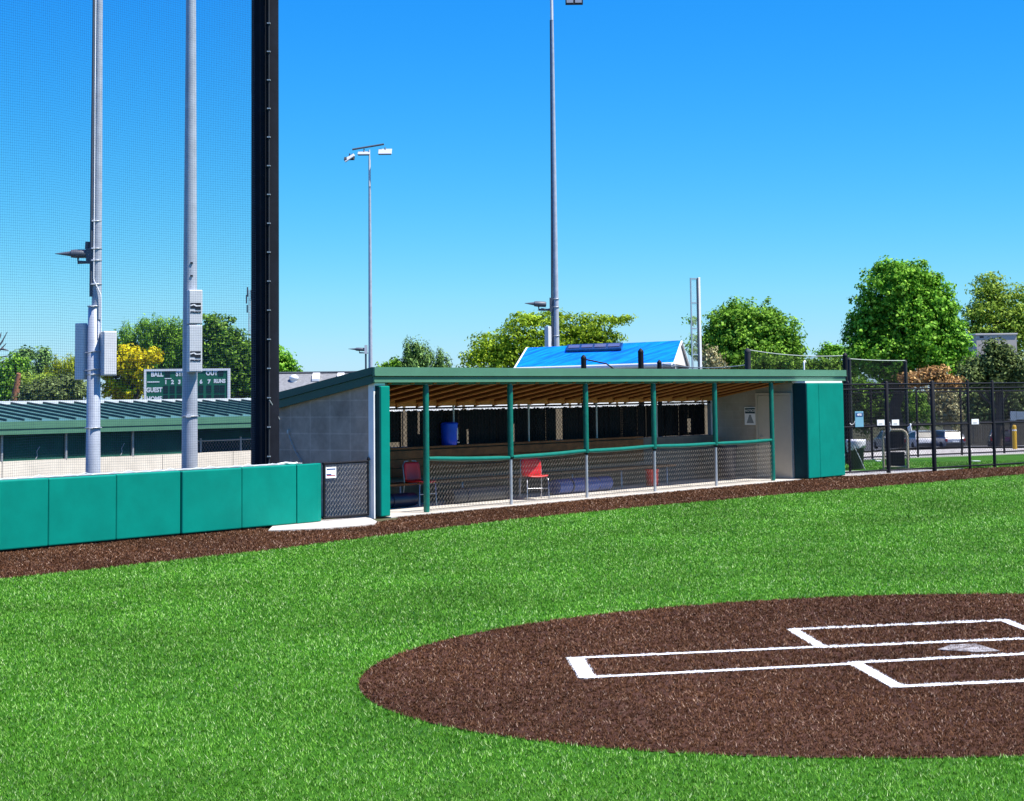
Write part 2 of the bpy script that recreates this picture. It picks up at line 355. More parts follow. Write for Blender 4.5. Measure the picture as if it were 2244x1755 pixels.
xs = sorted(set(list(np.linspace(-900, -60, 12)) + list(np.linspace(-60, 70, 66)) + list(np.linspace(70, 900, 12))))
ys = sorted(set(list(np.linspace(-150, -10, 6)) + list(np.linspace(-10, 180, 96)) + list(np.linspace(180, 2200, 14))))
gm = MB(); nx = len(xs)
gm.add([(x, y, zg(x, y) - 0.004) for y in ys for x in xs],
       [(j*nx+i, j*nx+i+1, (j+1)*nx+i+1, (j+1)*nx+i) for j in range(len(ys)-1) for i in range(nx-1)], True)
structure('ground', gm, GRND)
ss = [-30, -20, -11.2, -7, -4.7, -0.8, 3, 7.4, 10.4, 13.4, 17.7, 24, 30]
fm = MB()
for a, c in zip(ss[:-1], ss[1:]):
    fm.add([W(a, -62, .002), W(c, -62, .002), W(c, lower(c), .002), W(a, lower(a), .002)], [(0, 1, 2, 3)])
structure('turf_field', fm, TURF)
su = sorted(set(ss + [a for a, _ in UPPER if -30 <= a <= 30]))
tm = MB()
for a, c in zip(su[:-1], su[1:]):
    tm.add([W(a, lower(a), .003), W(c, lower(c), .003), W(c, upper(c), .003), W(a, upper(a), .003)], [(0, 1, 2, 3)])
structure('warning_track', tm, TURFB)
em = MB(); EN = 96
ex = Vector((math.cos(ELA), math.sin(ELA), 0)); ey = Vector((-ex.y, ex.x, 0)); ec = Vector((ELC[0], ELC[1], 0.008))
em.poly([ec + ex * (EL1 * math.cos(2*math.pi*k/EN)) + ey * (EL2 * math.sin(2*math.pi*k/EN)) for k in range(EN)])
structure('home_plate_circle', em, TURFB)

# white turf lines of the batter's boxes and the catcher's box
e1 = Vector((0.985, 0.215, 0)).normalized()
STROKES = [((2.38, 16.11), (4.37, 16.57), 0.102), ((2.46, 14.99), (5.1, 15.55), 0.102), ((2.40, 16.12), (2.47, 14.98), 0.107), ((4.36, 16.60), (4.43, 15.42), 0.107),
           ((2.56, 14.12), (5.1, 14.77), 0.102), ((2.65, 12.98), (4.75, 13.40), 0.102), ((2.57, 14.14), (2.66, 12.95), 0.123), ((4.65, 14.62), (4.74, 13.42), 0.107),
           ((0.45, 14.52), (2.45, 14.99), 0.092), ((0.51, 13.54), (2.57, 14.06), 0.092), ((0.46, 14.55), (0.515, 13.51), 0.145)]
lm = MB()
for (a, c, w) in STROKES:
    a, c = Vector((*a, .0115)), Vector((*c, .0115)); u = (c - a).normalized(); v = Vector((-u.y, u.x, 0)) * (w * .42)
    lm.poly([a - v, c - v, c + v, a + v])
for k, v in enumerate(lm.v): lm.v[k] = (v[0], v[1], 0.0115 + 0.0006 * (k // 4))
LINEW = mat('white_line_paint', (1.1, 1.1, 1.08), rough=0.85, var=0.05, scale=20)
structure('chalk_lines', lm, LINEW)

# ------------------------------------------------------------------ turf fibres (uncountable ground cover)
NB = 2_500_000
u = rng.random(NB); Z0, Z1 = 8.9, 52.0; e = 0.30
Yv = (Z0**e + u * (Z1**e - Z0**e)) ** (1 / e)
Xv = (rng.random(NB) * 2 - 1) * (0.29 * Yv + 2.6)
NT = NB // 6; ti = rng.integers(0, NT, NB)                            # fibres stand in small tufts, like stitched turf
Xv, Yv = Xv[ti] + rng.normal(size=NB) * .0085 * (Yv[ti] / 12) ** .9, Yv[ti] + rng.normal(size=NB) * .0085 * (Yv[ti] / 12) ** .9
S_ = (Xv - P0.x) * D.x + (Yv - P0.y) * D.y; B_ = (Xv - P0.x) * B.x + (Yv - P0.y) * B.y
dx, dy = Xv - ELC[0], Yv - ELC[1]
q1 = (dx * math.cos(ELA) + dy * math.sin(ELA)) / EL1; q2 = (-dx * math.sin(ELA) + dy * math.cos(ELA)) / EL2
dirt = q1 * q1 + q2 * q2 < 1
line = np.zeros(NB, bool)
for (a, c, w) in STROKES:
    ax, ay = a; cx, cy = c; ux, uy = cx - ax, cy - ay; ll = math.hypot(ux, uy); ux /= ll; uy /= ll
    t = (Xv - ax) * ux + (Yv - ay) * uy; dd = np.abs(-(Xv - ax) * uy + (Yv - ay) * ux)
    line |= (t > -.02) & (t < ll + .02) & (dd < w * .5)
pl = (np.hypot(Xv - 3.56, (Yv - 14.80)) < .30)
green = (B_ < lower(S_)) & ~dirt
track = (B_ >= lower(S_)) & (B_ < upper(S_) - .02) & ~dirt
strip = (B_ > upper(S_) + 0.05) & (S_ > 18.9) & (Yv < 61 - 0.16 * (Xv - 10))
strip |= (B_ > 1.15) & (S_ > 17.0) & (Yv < 61 - 0.16 * (Xv - 10))
def fibres(name, mask, m, label, h0, w0, lean, z=0.004, thin=1.0):
    idx = np.nonzero(mask)[0]
    if thin < 1: idx = idx[rng.random(len(idx)) < thin]
    n = len(idx); X, Y = Xv[idx], Yv[idx]; k = (Y / 12.0)
    h = h0 * (0.6 + 0.8 * rng.random(n)) * np.minimum(k ** 0.35, 1.5); w = w0 * (0.7 + 0.6 * rng.random(n)) * k ** 0.85
    an = rng.random(n) * 2 * np.pi; le = an + np.pi/2 + (rng.random(n) - .5) * 1.6; ln = h * lean * (0.3 + rng.random(n))
    v = np.empty((n, 3, 3), np.float32)
    v[:, 0, 0] = X - np.cos(an) * w / 2; v[:, 0, 1] = Y - np.sin(an) * w / 2; v[:, 0, 2] = z
    v[:, 1, 0] = X + np.cos(an) * w / 2; v[:, 1, 1] = Y + np.sin(an) * w / 2; v[:, 1, 2] = z
    v[:, 2, 0] = X + np.cos(le) * ln; v[:, 2, 1] = Y + np.sin(le) * ln; v[:, 2, 2] = z + h
    me = bpy.data.meshes.new(name); me.vertices.add(n * 3); me.vertices.foreach_set('co', v.ravel())
    me.loops.add(n * 3); me.loops.foreach_set('vertex_index', np.arange(n * 3, dtype=np.int32))
    me.polygons.add(n); me.polygons.foreach_set('loop_start', np.arange(0, n * 3, 3, dtype=np.int32))
    me.update(calc_edges=True); me.materials.append(m)
    o = bpy.data.objects.new(name, me); COL.objects.link(o)
    return tag(o, label, 'turf', kind='stuff')
GRASSM = leafmat('green_turf_fibre', [(0.0, (0.012, 0.09, 0.003)), (0.30, (0.05, 0.215, 0.009)), (0.65, (0.135, 0.415, 0.022)), (0.92, (0.37, 0.71, 0.13)), (0.985, (0.78, 1.02, 0.48))], 0.15, 0.7, 0.25)
BROWNM = leafmat('brown_turf_fibre', [(0.0, (0.028, 0.008, 0.002)), (0.4, (0.090, 0.034, 0.012)), (0.75, (0.175, 0.077, 0.034)), (0.94, (0.32, 0.175, 0.10)), (0.99, (0.70, 0.50, 0.37))], 0.1, 0.7, 0.30)
WHITEM = leafmat('white_turf_fibre', [(0.0, (1.0, 1.0, .98)), (1.0, (1.2, 1.2, 1.18))], 0.15, 0.7, 0.05)
fibres('grass_turf', green, GRASSM, 'bright green artificial grass of the playing field', 0.019, 0.0045, 1.0)
fibres('grass_verge', strip, GRASSM, 'green artificial grass strip beyond the black fence', 0.02, 0.005, 1.0)
fibres('infield_turf', dirt & ~line & ~(pl & (rng.random(NB) < .22)), BROWNM, 'dark brown turf fibres of the home plate circle', 0.016, 0.0052, 1.3, 0.008)
fibres('track_turf', track, BROWNM, 'dark brown turf fibres of the strip along the wall', 0.016, 0.0052, 1.3)
fibres('chalk_turf', line & dirt, WHITEM, 'white turf fibres of the batter and catcher boxes', 0.012, 0.0060, 1.0, 0.010)

# home plate, half covered by brown infill
hp = thing('home_plate', 'worn white home plate half buried in brown turf between the two boxes', 'home plate', (3.56, 14.80, 0), math.atan2(e1.y, e1.x))
MB().prism([(-.215, 0, .012), (0, -.215, .012), (.215, -.215, .012), (.215, .215, .012), (0, .215, .012)], (0, 0, .006)).build('plate', mat('worn_rubber', (0.10, 0.07, 0.06), rough=.8, var=.2, scale=14, col2=(0.62, 0.60, 0.58)), hp)

# concrete: dugout floor, aprons, walk beyond the fence
structure('dugout_floor', MB().prism([W(-1.2, -.22), W(13.3, -.22), W(13.3, 2.1), W(-1.2, 2.1)], (0, 0, .02)), CONC)
structure('concrete_apron', MB().prism([G(*q) for q in [(588, 1166), (600, 1154), (640, 1149), (709, 1143), (800, 1137), (812, 1139), (826, 1146), (822, 1151), (780, 1156), (700, 1162)]], (0, 0, .03)), CONC)
structure('concrete_pad', MB().prism([W(15.18, -.36), W(16.4, -.70), W(18.4, -1.12), W(20.0, -1.30), W(18.6, -.2), W(17.1, 1.15), W(15.52, 1.3), W(15.52, -.1), W(15.18, -.1)], (0, 0, .02)), CONC)
walk = [G(1850, 1010.5), G(1900, 1008), G(1994, 1004), G(2120, 999.7), G(2244, 995), G(2420, 988.5), G(2420, 979), G(2244, 983.5), G(2120, 984), G(1994, 988), G(1900, 993), G(1850, 995.5)]
structure('sidewalk', MB().prism([(v.x, v.y, -.01) for v in walk], (0, 0, .035)), CONC)
structure('verge_base', MB().poly([W(15.7, 1.3, .001), W(17.1, 1.15, .001), W(18.6, -.2, .001), W(20, -1.3, .001), W(21.5, -2.0, .001), W(30, -4.2, .001)] + [Vector((v.x, v.y, .001)) for v in (G(2420, 988.5), G(2244, 995), G(2120, 999.7), G(1994, 1004), G(1900, 1008), G(1850, 1010.5))]), TURF)
pk = MB(); px_ = np.linspace(-2, 110, 29); py_ = np.linspace(64, 190, 32)
pk.add([(x, y + (x-12)*(-.16), zg(x, y + (x-12)*(-.16)) + .07) for y in py_ for x in px_], [(j*29+i, j*29+i+1, (j+1)*29+i+1, (j+1)*29+i) for j in range(31) for i in range(28)], True)
structure('parking_lot', pk, ASPH)

# ------------------------------------------------------------------ dugout (x along the front, y to the back, z up)
dug = thing('dugout', 'open block dugout with green sloping roof and a teal padded rail', 'dugout', P0, ROT)
RT = lambda y: 2.515 - 0.185 * (y - 0.05)                       # top of the roof at depth y
MB().prism([(-1.46, .05, 0), (-1.46, 2.30, 0), (-1.46, 2.30, RT(2.3) - .04), (-1.46, .05, RT(.05) - .04)], (.19, 0, 0)).build('side_wall', CMU, dug, .006)
MB().prism([(13.30, -.02, .021), (13.30, 2.30, .021), (13.30, 2.30, RT(2.3) - .06), (13.30, -.02, RT(0) - .06)], (.16, 0, 0)).build('end_wall', CMU3, dug)
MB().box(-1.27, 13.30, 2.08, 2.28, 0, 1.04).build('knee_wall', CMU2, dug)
sw = MB().box(13.465, 15.50, -.02, .28, 0.0, 2.28)
sw.prism([(15.38, .28, 0), (15.38, 2.3, 0), (15.38, 2.3, RT(2.3)-.06), (15.38, .28, RT(.28)-.06)], (.12, 0, 0)); sw.box(13.46, 15.38, 2.16, 2.28, 0, RT(2.3)-.06)
sw.build('storage_wall', CMU3, dug)
# roof: metal skin, soffit, rafters, fascia
roof = MB().prism([(-1.53, -.10, RT(-.10) - .035), (-1.53, 2.62, RT(2.62) - .035), (-1.53, 2.62, RT(2.62)), (-1.53, -.10, RT(-.10))], (17.30, 0, 0))
for k in range(42): roof.prism([(-1.5 + k*.415, -.08, RT(-.08)), (-1.5 + k*.415, 2.6, RT(2.6)), (-1.5 + k*.415, 2.6, RT(2.6)+.03), (-1.5 + k*.415, -.08, RT(-.08)+.006)], (.025, 0, 0))
roof = roof.build('roof', FASC, dug)
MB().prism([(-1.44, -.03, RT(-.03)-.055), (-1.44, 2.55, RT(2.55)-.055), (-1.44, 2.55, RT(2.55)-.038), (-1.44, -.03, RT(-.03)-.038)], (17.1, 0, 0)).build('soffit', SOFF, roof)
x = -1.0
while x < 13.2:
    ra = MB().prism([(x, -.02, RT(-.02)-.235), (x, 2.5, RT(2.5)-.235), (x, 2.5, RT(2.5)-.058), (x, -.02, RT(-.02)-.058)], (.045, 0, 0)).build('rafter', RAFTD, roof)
    MB().prism([(x - .022, -.02, RT(-.02)-.262), (x - .022, 2.0, RT(2.0)-.262), (x - .022, 2.0, RT(2.0)-.236), (x - .022, -.02, RT(-.02)-.236)], (.089, 0, 0)).build('bounce_strip', RAFT, roof)  # pale strip added to draw the bounce light on the rafter's underside
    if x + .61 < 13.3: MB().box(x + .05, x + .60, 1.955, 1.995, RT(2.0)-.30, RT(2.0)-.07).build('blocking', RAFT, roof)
    x += .61
MB().box(-1.27, 13.30, 2.0, 2.09, 1.865, RT(2.05)-.24).build('back_beam', RAFT, dug)
MB().box(-1.27, 13.30, .0, .085, 2.255, 2.292).build('front_beam', TEALP, dug)
fa = MB().box(-1.535, 15.785, -.165, -.11, 2.405, RT(-.1)+.012); fa.box(-1.535, 15.785, -.175, -.165, 2.405, 2.425)
fa.box(-1.52, 15.77, -.110, -.07, 2.395, 2.41); fa.box(-1.52, 15.77, -.142, -.09, 2.295, 2.388); fa.box(-1.52, 15.77, -.152, -.142, 2.295, 2.312)
fa.build('fascia', FASC, dug)
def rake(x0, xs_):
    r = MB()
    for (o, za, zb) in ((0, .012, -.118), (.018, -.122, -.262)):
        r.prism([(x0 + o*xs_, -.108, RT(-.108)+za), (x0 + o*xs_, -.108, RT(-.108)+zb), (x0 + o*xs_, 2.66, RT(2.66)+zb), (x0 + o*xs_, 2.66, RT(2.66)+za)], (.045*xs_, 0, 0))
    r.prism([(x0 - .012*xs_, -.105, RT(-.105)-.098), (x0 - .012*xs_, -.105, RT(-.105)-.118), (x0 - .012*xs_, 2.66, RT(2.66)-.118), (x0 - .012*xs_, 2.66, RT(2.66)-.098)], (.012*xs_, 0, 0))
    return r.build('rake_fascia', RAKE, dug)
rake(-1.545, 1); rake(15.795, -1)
# posts, padded rails and woven mesh panels
PX = [0.0, 2.445, 4.90, 7.36, 9.82, 12.33]
RZ = [(0.955, 0.885), (0.895, 0.935), (0.930, 0.955), (0.950, 0.935), (0.935, 0.945)]
for i, xx in enumerate(PX):
    ps = MB().tube((xx, .0, .02), (xx, .0, 2.262), .030, n=14)
    ps = ps.build('post', GALV, dug)
    full = i in (0, 5); z0 = .025 if full else .90
    pd = MB().path([(xx, 0, z0), (xx, 0, z0 + .05), (xx + .003, .002, 1.3), (xx, 0, 2.2), (xx, 0, 2.25)], [.050, .054, .053, .054, .049], 18)
    pd.build('post_padding', TEALP, ps)
    if not full: MB().lathe((xx, 0, .86), [(.036, 0), (.040, .01), (.040, .045), (.036, .055)], 12).build('clamp', BLACK, ps)
for i in range(5):
    a, c = PX[i] + .055, PX[i+1] - .055; za, zc = RZ[i]
    pts = [(a + (c-a)*t, -.005, za + (zc-za)*t - .012*math.sin(math.pi*t)) for t in np.linspace(0, 1, 9)]
    rl = MB().path(pts, [.034] + [.043]*7 + [.034], 16).build('rail', TEALP, dug)
    cl = chainlink(MB(), PX[i] + .03, PX[i+1] - .03, .05, .88, .0, .044, .0028)
    cl.path([(a, -.004, .045), ((a+c)/2, -.004, .055), (c, -.004, .045)], .003, 4)
    cl.build('chain_link', MESHW, dug)
# padded ends, flashing
MB().box(-1.385, -1.15, -.17, .04, .03, 2.235).build('end_padding', TEAL, dug, .02, 3)
MB().box(-1.412, -1.388, -.155, .03, .04, 2.22).build('pad_shade_panel', EDGE, dug, .006)  # added thin panel: shaded left face of the pad as a dark colour
MB().box(-1.465, -1.428, -.075, .045, .0, 2.285).build('corner_trim', WHITE, dug)
MB().box(-1.47, -1.20, -.10, .04, 2.243, 2.285).build('flashing', WHITE, dug)
MB().box(13.305, 13.332, -.375, -.035, .04, 2.22).build('pad_shade_panel', EDGE, dug, .006)  # same added shade panel for the right-hand pad
rp = MB().box(13.336, 13.90, -.39, -.03, .03, 2.235); rp = rp.build('end_padding', TEAL, dug, .02, 3)
MB().box(13.905, 15.16, -.39, -.03, .03, 2.235).build('end_padding', TEAL, dug, .02, 3)
MB().box(13.28, 15.14, -.37, -.03, 2.243, 2.288).build('flashing', WHITE, dug)
# door in the end wall (its face looks along -x)
dr = MB().box(13.262, 13.296, .06, .89, .03, 1.96).build('door', DOOR, dug, .004)
df = MB().box(13.25, 13.299, .0, .055, .021, 2.02); df.box(13.25, 13.299, .895, .95, .021, 2.02); df.box(13.25, 13.299, .055, .895, 1.965, 2.02)
df.build('door_frame', DOOR, dr)
MB().path([(13.262, .82, 1.0), (13.21, .82, 1.0), (13.21, .74, 1.0)], .011, 8).build('handle', GALV, dr)
# back openings: galvanised posts, black slats woven in mesh, some slats missing
def sx(px, py): return SP(px, py, 2.16)[0]
for px, py in ((985, 905), (1150, 930), (1299, 930), (1431, 930), (1552, 920)):
    MB().tube((sx(px, py), 2.06, 1.04), (sx(px, py), 2.06, 1.88), .022, n=10).build('back_post', GALV, dug)
gaps = [(sx(879, 945), sx(891, 945), 1.04, 1.75), (sx(853, 975), sx(876, 975), 1.04, 1.18), (sx(914, 925), sx(919, 925), 1.32, 1.78), (sx(1219, 930), sx(1231, 930), 1.04, 1.78), (sx(1504, 928), sx(1514, 928), 1.12, 1.44)]
sl = MB(); x = -1.25; k = 0
while x < sx(1543, 930):
    w = .064; top = 1.755 + .03 * random.random(); bot = 1.045 + .012 * random.random()
    spans = [(bot, top)]
    for (g0, g1, z0, z1) in gaps:
        if g0 - .02 < x < g1 - .02:
            spans = [s2 for (a, c) in spans for s2 in ((a, min(c, z0)), (max(a, z1), c)) if s2[1] - s2[0] > .03]
    if random.random() < .004: spans = [(bot + .25 + .2*random.random(), top)]
    tw = random.uniform(-.008, .008)
    for a, c in spans:
        sl.add([(x, 2.16 + tw, a), (x + w, 2.16 - tw, a), (x + w, 2.16 - tw, c), (x, 2.16 + tw, c), (x, 2.168 + tw, a), (x + w, 2.168 - tw, a), (x + w, 2.168 - tw, c), (x, 2.168 + tw, c)],
               [(0, 1, 2, 3), (7, 6, 5, 4), (0, 3, 7, 4), (1, 5, 6, 2), (3, 2, 6, 7), (0, 4, 5, 1)])
    x += .0605 if random.random() > .006 else .065
sl.build('privacy_slats', SLAT, dug)
bl = chainlink(MB(), -1.25, sx(1545, 930), 1.05, 1.81, 2.145, .05, .0045); bl.tube((-1.25, 2.15, 1.815), (13.2, 2.15, 1.815), .018, n=8)
bl.build('back_mesh', BLACK, dug)
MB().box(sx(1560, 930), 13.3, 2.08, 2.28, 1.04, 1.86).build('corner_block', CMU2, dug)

# built-in bench with a tall plank back
be = thing('bench', 'long dark plank bench with a tall back at the rear of the dugout', 'bench', P0, ROT)
XL, XR = -1.2, SP(1413, 985, 1.9)[0]
for z0, z1 in ((.865, 1.02), (.70, .855), (.535, .69)): MB().box(XL, XR, 1.93, 1.97, z0, z1).build('back_board', WOOD, be, .004)
MB().box(XL, XR, 1.925, 2.30, 1.045, 1.085).build('top_shelf', WOOD, be, .004)
for y0, y1 in ((1.46, 1.67), (1.69, 1.90)): MB().box(XL, XR + .6, y0, y1, .40, .44).build('seat', WOOD, be, .004)
xx = XL + .4
while xx < XR + .4:
    MB().path([(xx, 1.50, .02), (xx, 1.50, .395), (xx, 1.92, .395)], .022, 8).build('leg', GALV, be); xx += 1.83

# things in and on the dugout
def in_dug(px, py): v = G(px, py, .02); return v
def red_chair(name, label, loc, rz, group):
    t = thing(name, label, 'chair', loc, rz, group)
    sh_ = MB(); n = 7
    prof = [(.22, .43), (.20, .445), (.05, .44), (-.14, .425), (-.19, .44), (-.215, .50), (-.235, .62), (-.25, .76), (-.255, .80)]
    W_ = [.20, .215, .22, .215, .205, .205, .21, .20, .17]
    f0 = lambda j: None
    vs = []
    for (yy, zz), w in zip(prof, W_):
        for i in range(n):
            tt = i / (n-1) * 2 - 1; vs.append((tt * w, yy + .03 * tt*tt * (1 if zz > .47 else 0), zz + (.018 * tt*tt if zz < .47 else 0)))
    fs = [(j*n+i, j*n+i+1, (j+1)*n+i+1, (j+1)*n+i) for j in range(4) for i in range(n-1)]
    seat = MB().add(vs[:5*n], fs, True).build('seat', RED, t)
    back = MB().add(vs[4*n:], fs, True).build('backrest', RED, t)
    for o, th in ((seat, .014), (back, .014)):
        md = o.modifiers.new('thick', 'SOLIDIFY'); md.thickness = th
    for s in (-1, 1):
        MB().path([(s*.225, .20, 0), (s*.215, .19, .40), (s*.205, .10, .425), (s*.205, -.12, .41)], .0115, 8).build('leg', CHROME, t)
        MB().path([(s*.225, -.27, 0), (s*.212, -.20, .41), (s*.212, -.215, .55), (s*.205, -.25, .74), (s*.15, -.262, .815), (s*.05, -.264, .825)], .0115, 8).build('leg', CHROME, t)
    MB().path([(-.215, .19, .22), (.215, .19, .22)], .008, 6).build('stretcher', CHROME, t)
    return t
v = in_dug(921, 1108); red_chair('stacking_chair', 'red stacking chair behind the full-height teal corner post', (v.x, v.y, .02), math.radians(-131), 'red chairs in the dugout')
v = in_dug(1172, 1094); red_chair('stacking_chair', 'red stacking chair behind the mesh of the second bay', (v.x, v.y, .02), math.radians(198), 'red chairs in the dugout')
bs, bz = SP(983, 984, 2.1); 
ck = thing('water_cooler', 'round blue water cooler on the plank shelf of the dugout', 'cooler', W(bs, 2.09, 1.086), ROT - 1.2)
MB().lathe((0, 0, 0), [(.150, 0), (.160, .015), (.172, .10), (.178, .36), (.176, .395)], 28).build('body', BLUE, ck)
MB().lathe((0, 0, .395), [(.182, 0), (.184, .02), (.165, .045), (.05, .055)], 28).build('lid', BLUE, ck)
MB().box(.172, .186, -.018, .018, .10, .33).build('level_strip', SIGNW, ck); MB().tube((.17, 0, .05), (.215, 0, .05), .014, n=8).build('tap', SIGNW, ck)
def roll(px0, px1, py, b0, r, m, name, label):
    s0 = SP(px0, py, b0)[0]; s1 = SP(px1, py, b0)[0]
    o = thing(name, label, 'roll', W((s0+s1)/2, b0, .02), ROT); L2 = (s1 - s0) / 2
    MB().path([(-L2, 0, r), (-L2*.3, .01, r), (L2*.4, -.01, r), (L2, 0, r)], [r*.96, r, r*.98, r*.95], 20).build('roll', m, o)
    MB().path([(-L2-.006, .5*r*t*math.cos(t*9), r + .5*r*t*math.sin(t*9)) for t in np.linspace(.1, 1.7, 24)], .004, 5).build('end_spiral', m, o)
    for t in (-.5, .5): MB().lathe((0, 0, 0), [(r+.004, -.02), (r+.004, .02)], 20).build('strap', NAVY, o).matrix_local = Matrix.Translation((L2*t, 0, r)) @ Matrix.Rotation(math.pi/2, 4, 'Y')
roll(1216, 1331, 1058, 1.18, .155, ROLLB, 'foam_roll', 'pale blue rolled foam mat lying under the bench')
roll(985, 1108, 1076, 1.15, .14, ROLLG, 'tarp_roll', 'dark grey rolled tarp lying left of the blue roll')
roll(838, 905, 1086, 1.35, .13, NAVY, 'tarp_roll', 'navy rolled tarp behind the red chair at the teal corner post')
v = in_dug(1429, 1065); bk = thing('bucket', 'red plastic bucket beside the fourth post of the dugout', 'bucket', (v.x, v.y, .02))
MB().lathe((0, 0, 0), [(.125, 0), (.13, .01), (.150, .34), (.158, .345), (.158, .375)], 24).build('body', RED, bk)
MB().path([(.155*math.cos(a), .155*math.sin(a)*.25 - .1, .36 - .15*abs(math.sin(a))) for a in np.linspace(0, math.pi, 9)], .004, 5).build('handle', GALV, bk)
v = W(12.55, 1.35, .02); bn = thing('waste_bin', 'navy waste bin in the shade at the end wall of the dugout', 'bin', v, ROT)
MB().lathe((0, 0, 0), [(.19, 0), (.20, .02), (.24, .72), (.255, .73), (.255, .77)], 20).build('body', NAVY, bn)
MB().lathe((0, 0, .775), [(.265, 0), (.262, .03), (.19, .07), (.04, .09)], 20).build('lid', NAVY, bn)
sg = thing('notice_board', 'white notice with dark header on the end wall beside the beige door', 'sign', W(13.285, 1.11, 1.48), ROT)
MB().box(-.012, .0, -.15, .15, -.21, .21).build('board', SIGNW, sg)
MB().box(-.016, -.0125, -.135, .135, .06, .19).build('header', SIGND, sg)
text_part('lettering', 'NOTICE', .075, SIGNW, sg, frame_mtx((-.0165, 0, .125), (0, -1, 0), (0, 0, 1)), .001)
MB().prism([(-.0128, .03, .0), (-.0128, .03, .03), (-.0128, -.03, .03), (-.0128, -.03, 0), (-.0128, -.10, -.17), (-.0128, .10, -.17)], (-.002, 0, 0)).build('emblem', mat('grey_ink', (.30, .33, .34)), sg)

# ------------------------------------------------------------------ padded wall left of the dugout
pw = thing('padded_wall', 'low wall of teal vinyl pads left of the dugout gate', 'padded wall', P0, ROT)
bounds = [-14.0, -12.6, -11.1, -9.75, -8.271, -7.043, -5.791, -4.54, -3.311]
for k, (a, c) in enumerate(zip(bounds[:-1], bounds[1:])):
    o_ = .012 * ((k % 3) - 1)
    MB().box(a + .006, c - .006, -.06 + o_, .05, .035, .975 + .006 * (k % 2)).build('wall_pad', TEAL, pw, .022, 3)
cv = [(-3.305, -.06), (-2.95, -.06), (-2.80, -.045), (-2.69, -.005), (-2.635, .06), (-2.62, .16), (-2.70, .16), (-2.85, .10), (-3.305, .05)]
MB().prism([(a, c, .035) for a, c in cv], (0, 0, .94)).build('wall_pad', TEAL, pw, .012, 2)
MB().box(-14, -2.9, .06, .10, .0, .90).build('backing_board', DGREY, pw)
MB().tube((-14, .075, .985), (-3.2, .075, .985), .020, n=8).build('top_rail', GALV, pw)
wr = MB()
for k in range(40): wr.path([(-13.9 + k*.27, .03, .99), (-13.78 + k*.27, .02, 1.0 + .012*(k % 3)), (-13.63 + k*.27, .03, .99)], .004, 4)
wr.build('tie_wire', SIGNW, pw)
MB().path([(-3.6, .10, .99), (-3.45, .06, 1.01), (-3.3, .02, .995), (-3.2, .05, 1.0)], .018, 6).build('rope_knot', SIGNW, pw)

# gate between padded wall and dugout
gt = thing('chain_link_gate', 'low black mesh gate between the teal padded wall and the dugout', 'gate', P0, ROT)
gx0, gx1 = -2.62, -1.52
gf = MB(); 
for xx in (gx0 + .03, gx1): gf.tube((xx, .02, .06), (xx, .02, .98), .021, n=10)
for zz in (.075, .965): gf.tube((gx0, .02, zz), (gx1, .02, zz), .021, n=10)
gf.build('gate_frame', BLACK, gt)
chainlink(MB(), gx0 + .03, gx1 - .02, .08, .96, .02, .042, .0028).build('chain_link', mat('dull_mesh_wire', (.34, .32, .28), rough=.6), gt)
MB().lathe((gx1 + .02, .02, .98), [(.026, 0), (.03, .02), (.012, .06)], 10).build('hinge_cap', BLACK, gt)
MB().tube((gx1 + .05, .02, .0), (gx1 + .05, .02, 1.0), .02, n=8).build('gate_post', GALV, gt)
gs = thing('gate_sign', 'small white sign with blue and red bars hung on the low black gate', 'sign', W(-2.455, -.01, .815), ROT)
MB().box(-.13, .12, -.004, .004, -.09, .09).build('board', SIGNW, gs); MB().box(-.11, .10, -.0065, -.0045, .045, .065).build('bar', SIGNB, gs)
MB().box(-.11, .10, -.0065, -.0045, -.055, -.042).build('bar', SIGNR, gs); MB().box(-.115, .0, -.0066, -.0046, -.04, -.02).build('bar', SIGNB, gs)
a_, c_ = SE(631, 948, -1.49), SE(662, 1012, -1.49)
chn = MB(); n = 22
for k in range(n):
    t = k / (n-1); y = a_[0] + (c_[0]-a_[0])*t + .0; z = a_[1] + (c_[1]-a_[1])*t - .05*math.sin(math.pi*t)
    w = (.011, 0) if k % 2 else (0, .011)
    chn.path([(-1.49 + w[0]*math.cos(q), y + w[1]*math.cos(q), z + .024*math.sin(q)) for q in np.linspace(0, 2*math.pi, 9)], .0045, 5)
chn.box(-1.50, -1.455, a_[0]-.02, a_[0]+.02, a_[1]-.01, a_[1]+.05)
chain = chn.build('chain', GALV); chain.location = P0; chain.rotation_euler = (0, 0, ROT)
tag(chain, 'short steel chain hanging slanted on the grey block wall of the dugout', 'chain')

# ------------------------------------------------------------------ black backstop pole and net
bp_s, _ = SP(581, 990, .62); BPP = W(bp_s, .62, 0)
wv = Vector((.8, .6, 0))
bpo = thing('backstop_pole', 'thick black steel backstop pole with a cable clipped up its side', 'pole', BPP)
MB().path([(0, 0, -.1), (0, 0, 1.2), (0, 0, 13)], [.232, .230, .222], 32).build('shaft', BLACKP, bpo)
MB().path([(.093, -.225, .8), (.093, -.225, 4), (.090, -.222, 13)], .017, 8).build('conduit', DGREY, bpo)
MB().path([(.040, -.238, .9), (.038, -.238, 13)], .010, 6).build('cable', BLACK, bpo)
z = 1.1; 
while z < 13:
    MB().box(.066, .120, -.252, -.20, z, z + .018).build('clip', GALV, bpo); z += .475
MB().path([(.095, -.25, .75), (.10, -.27, .86), (.092, -.25, 1.0)], .016, 6).build('turnbuckle', GALV, bpo)
MB().path([(.10, -.24, 2.02), (.15, -.15, 1.92), (.235, .0, 1.70)], .012, 6).build('brace_wire', GALV, bpo)
nm = MB(); s1 = bp_s - .20; pitch = .0375
sL = -13.2; zB, zT = .98, 10.5
ns = int((s1 - sL) / pitch)
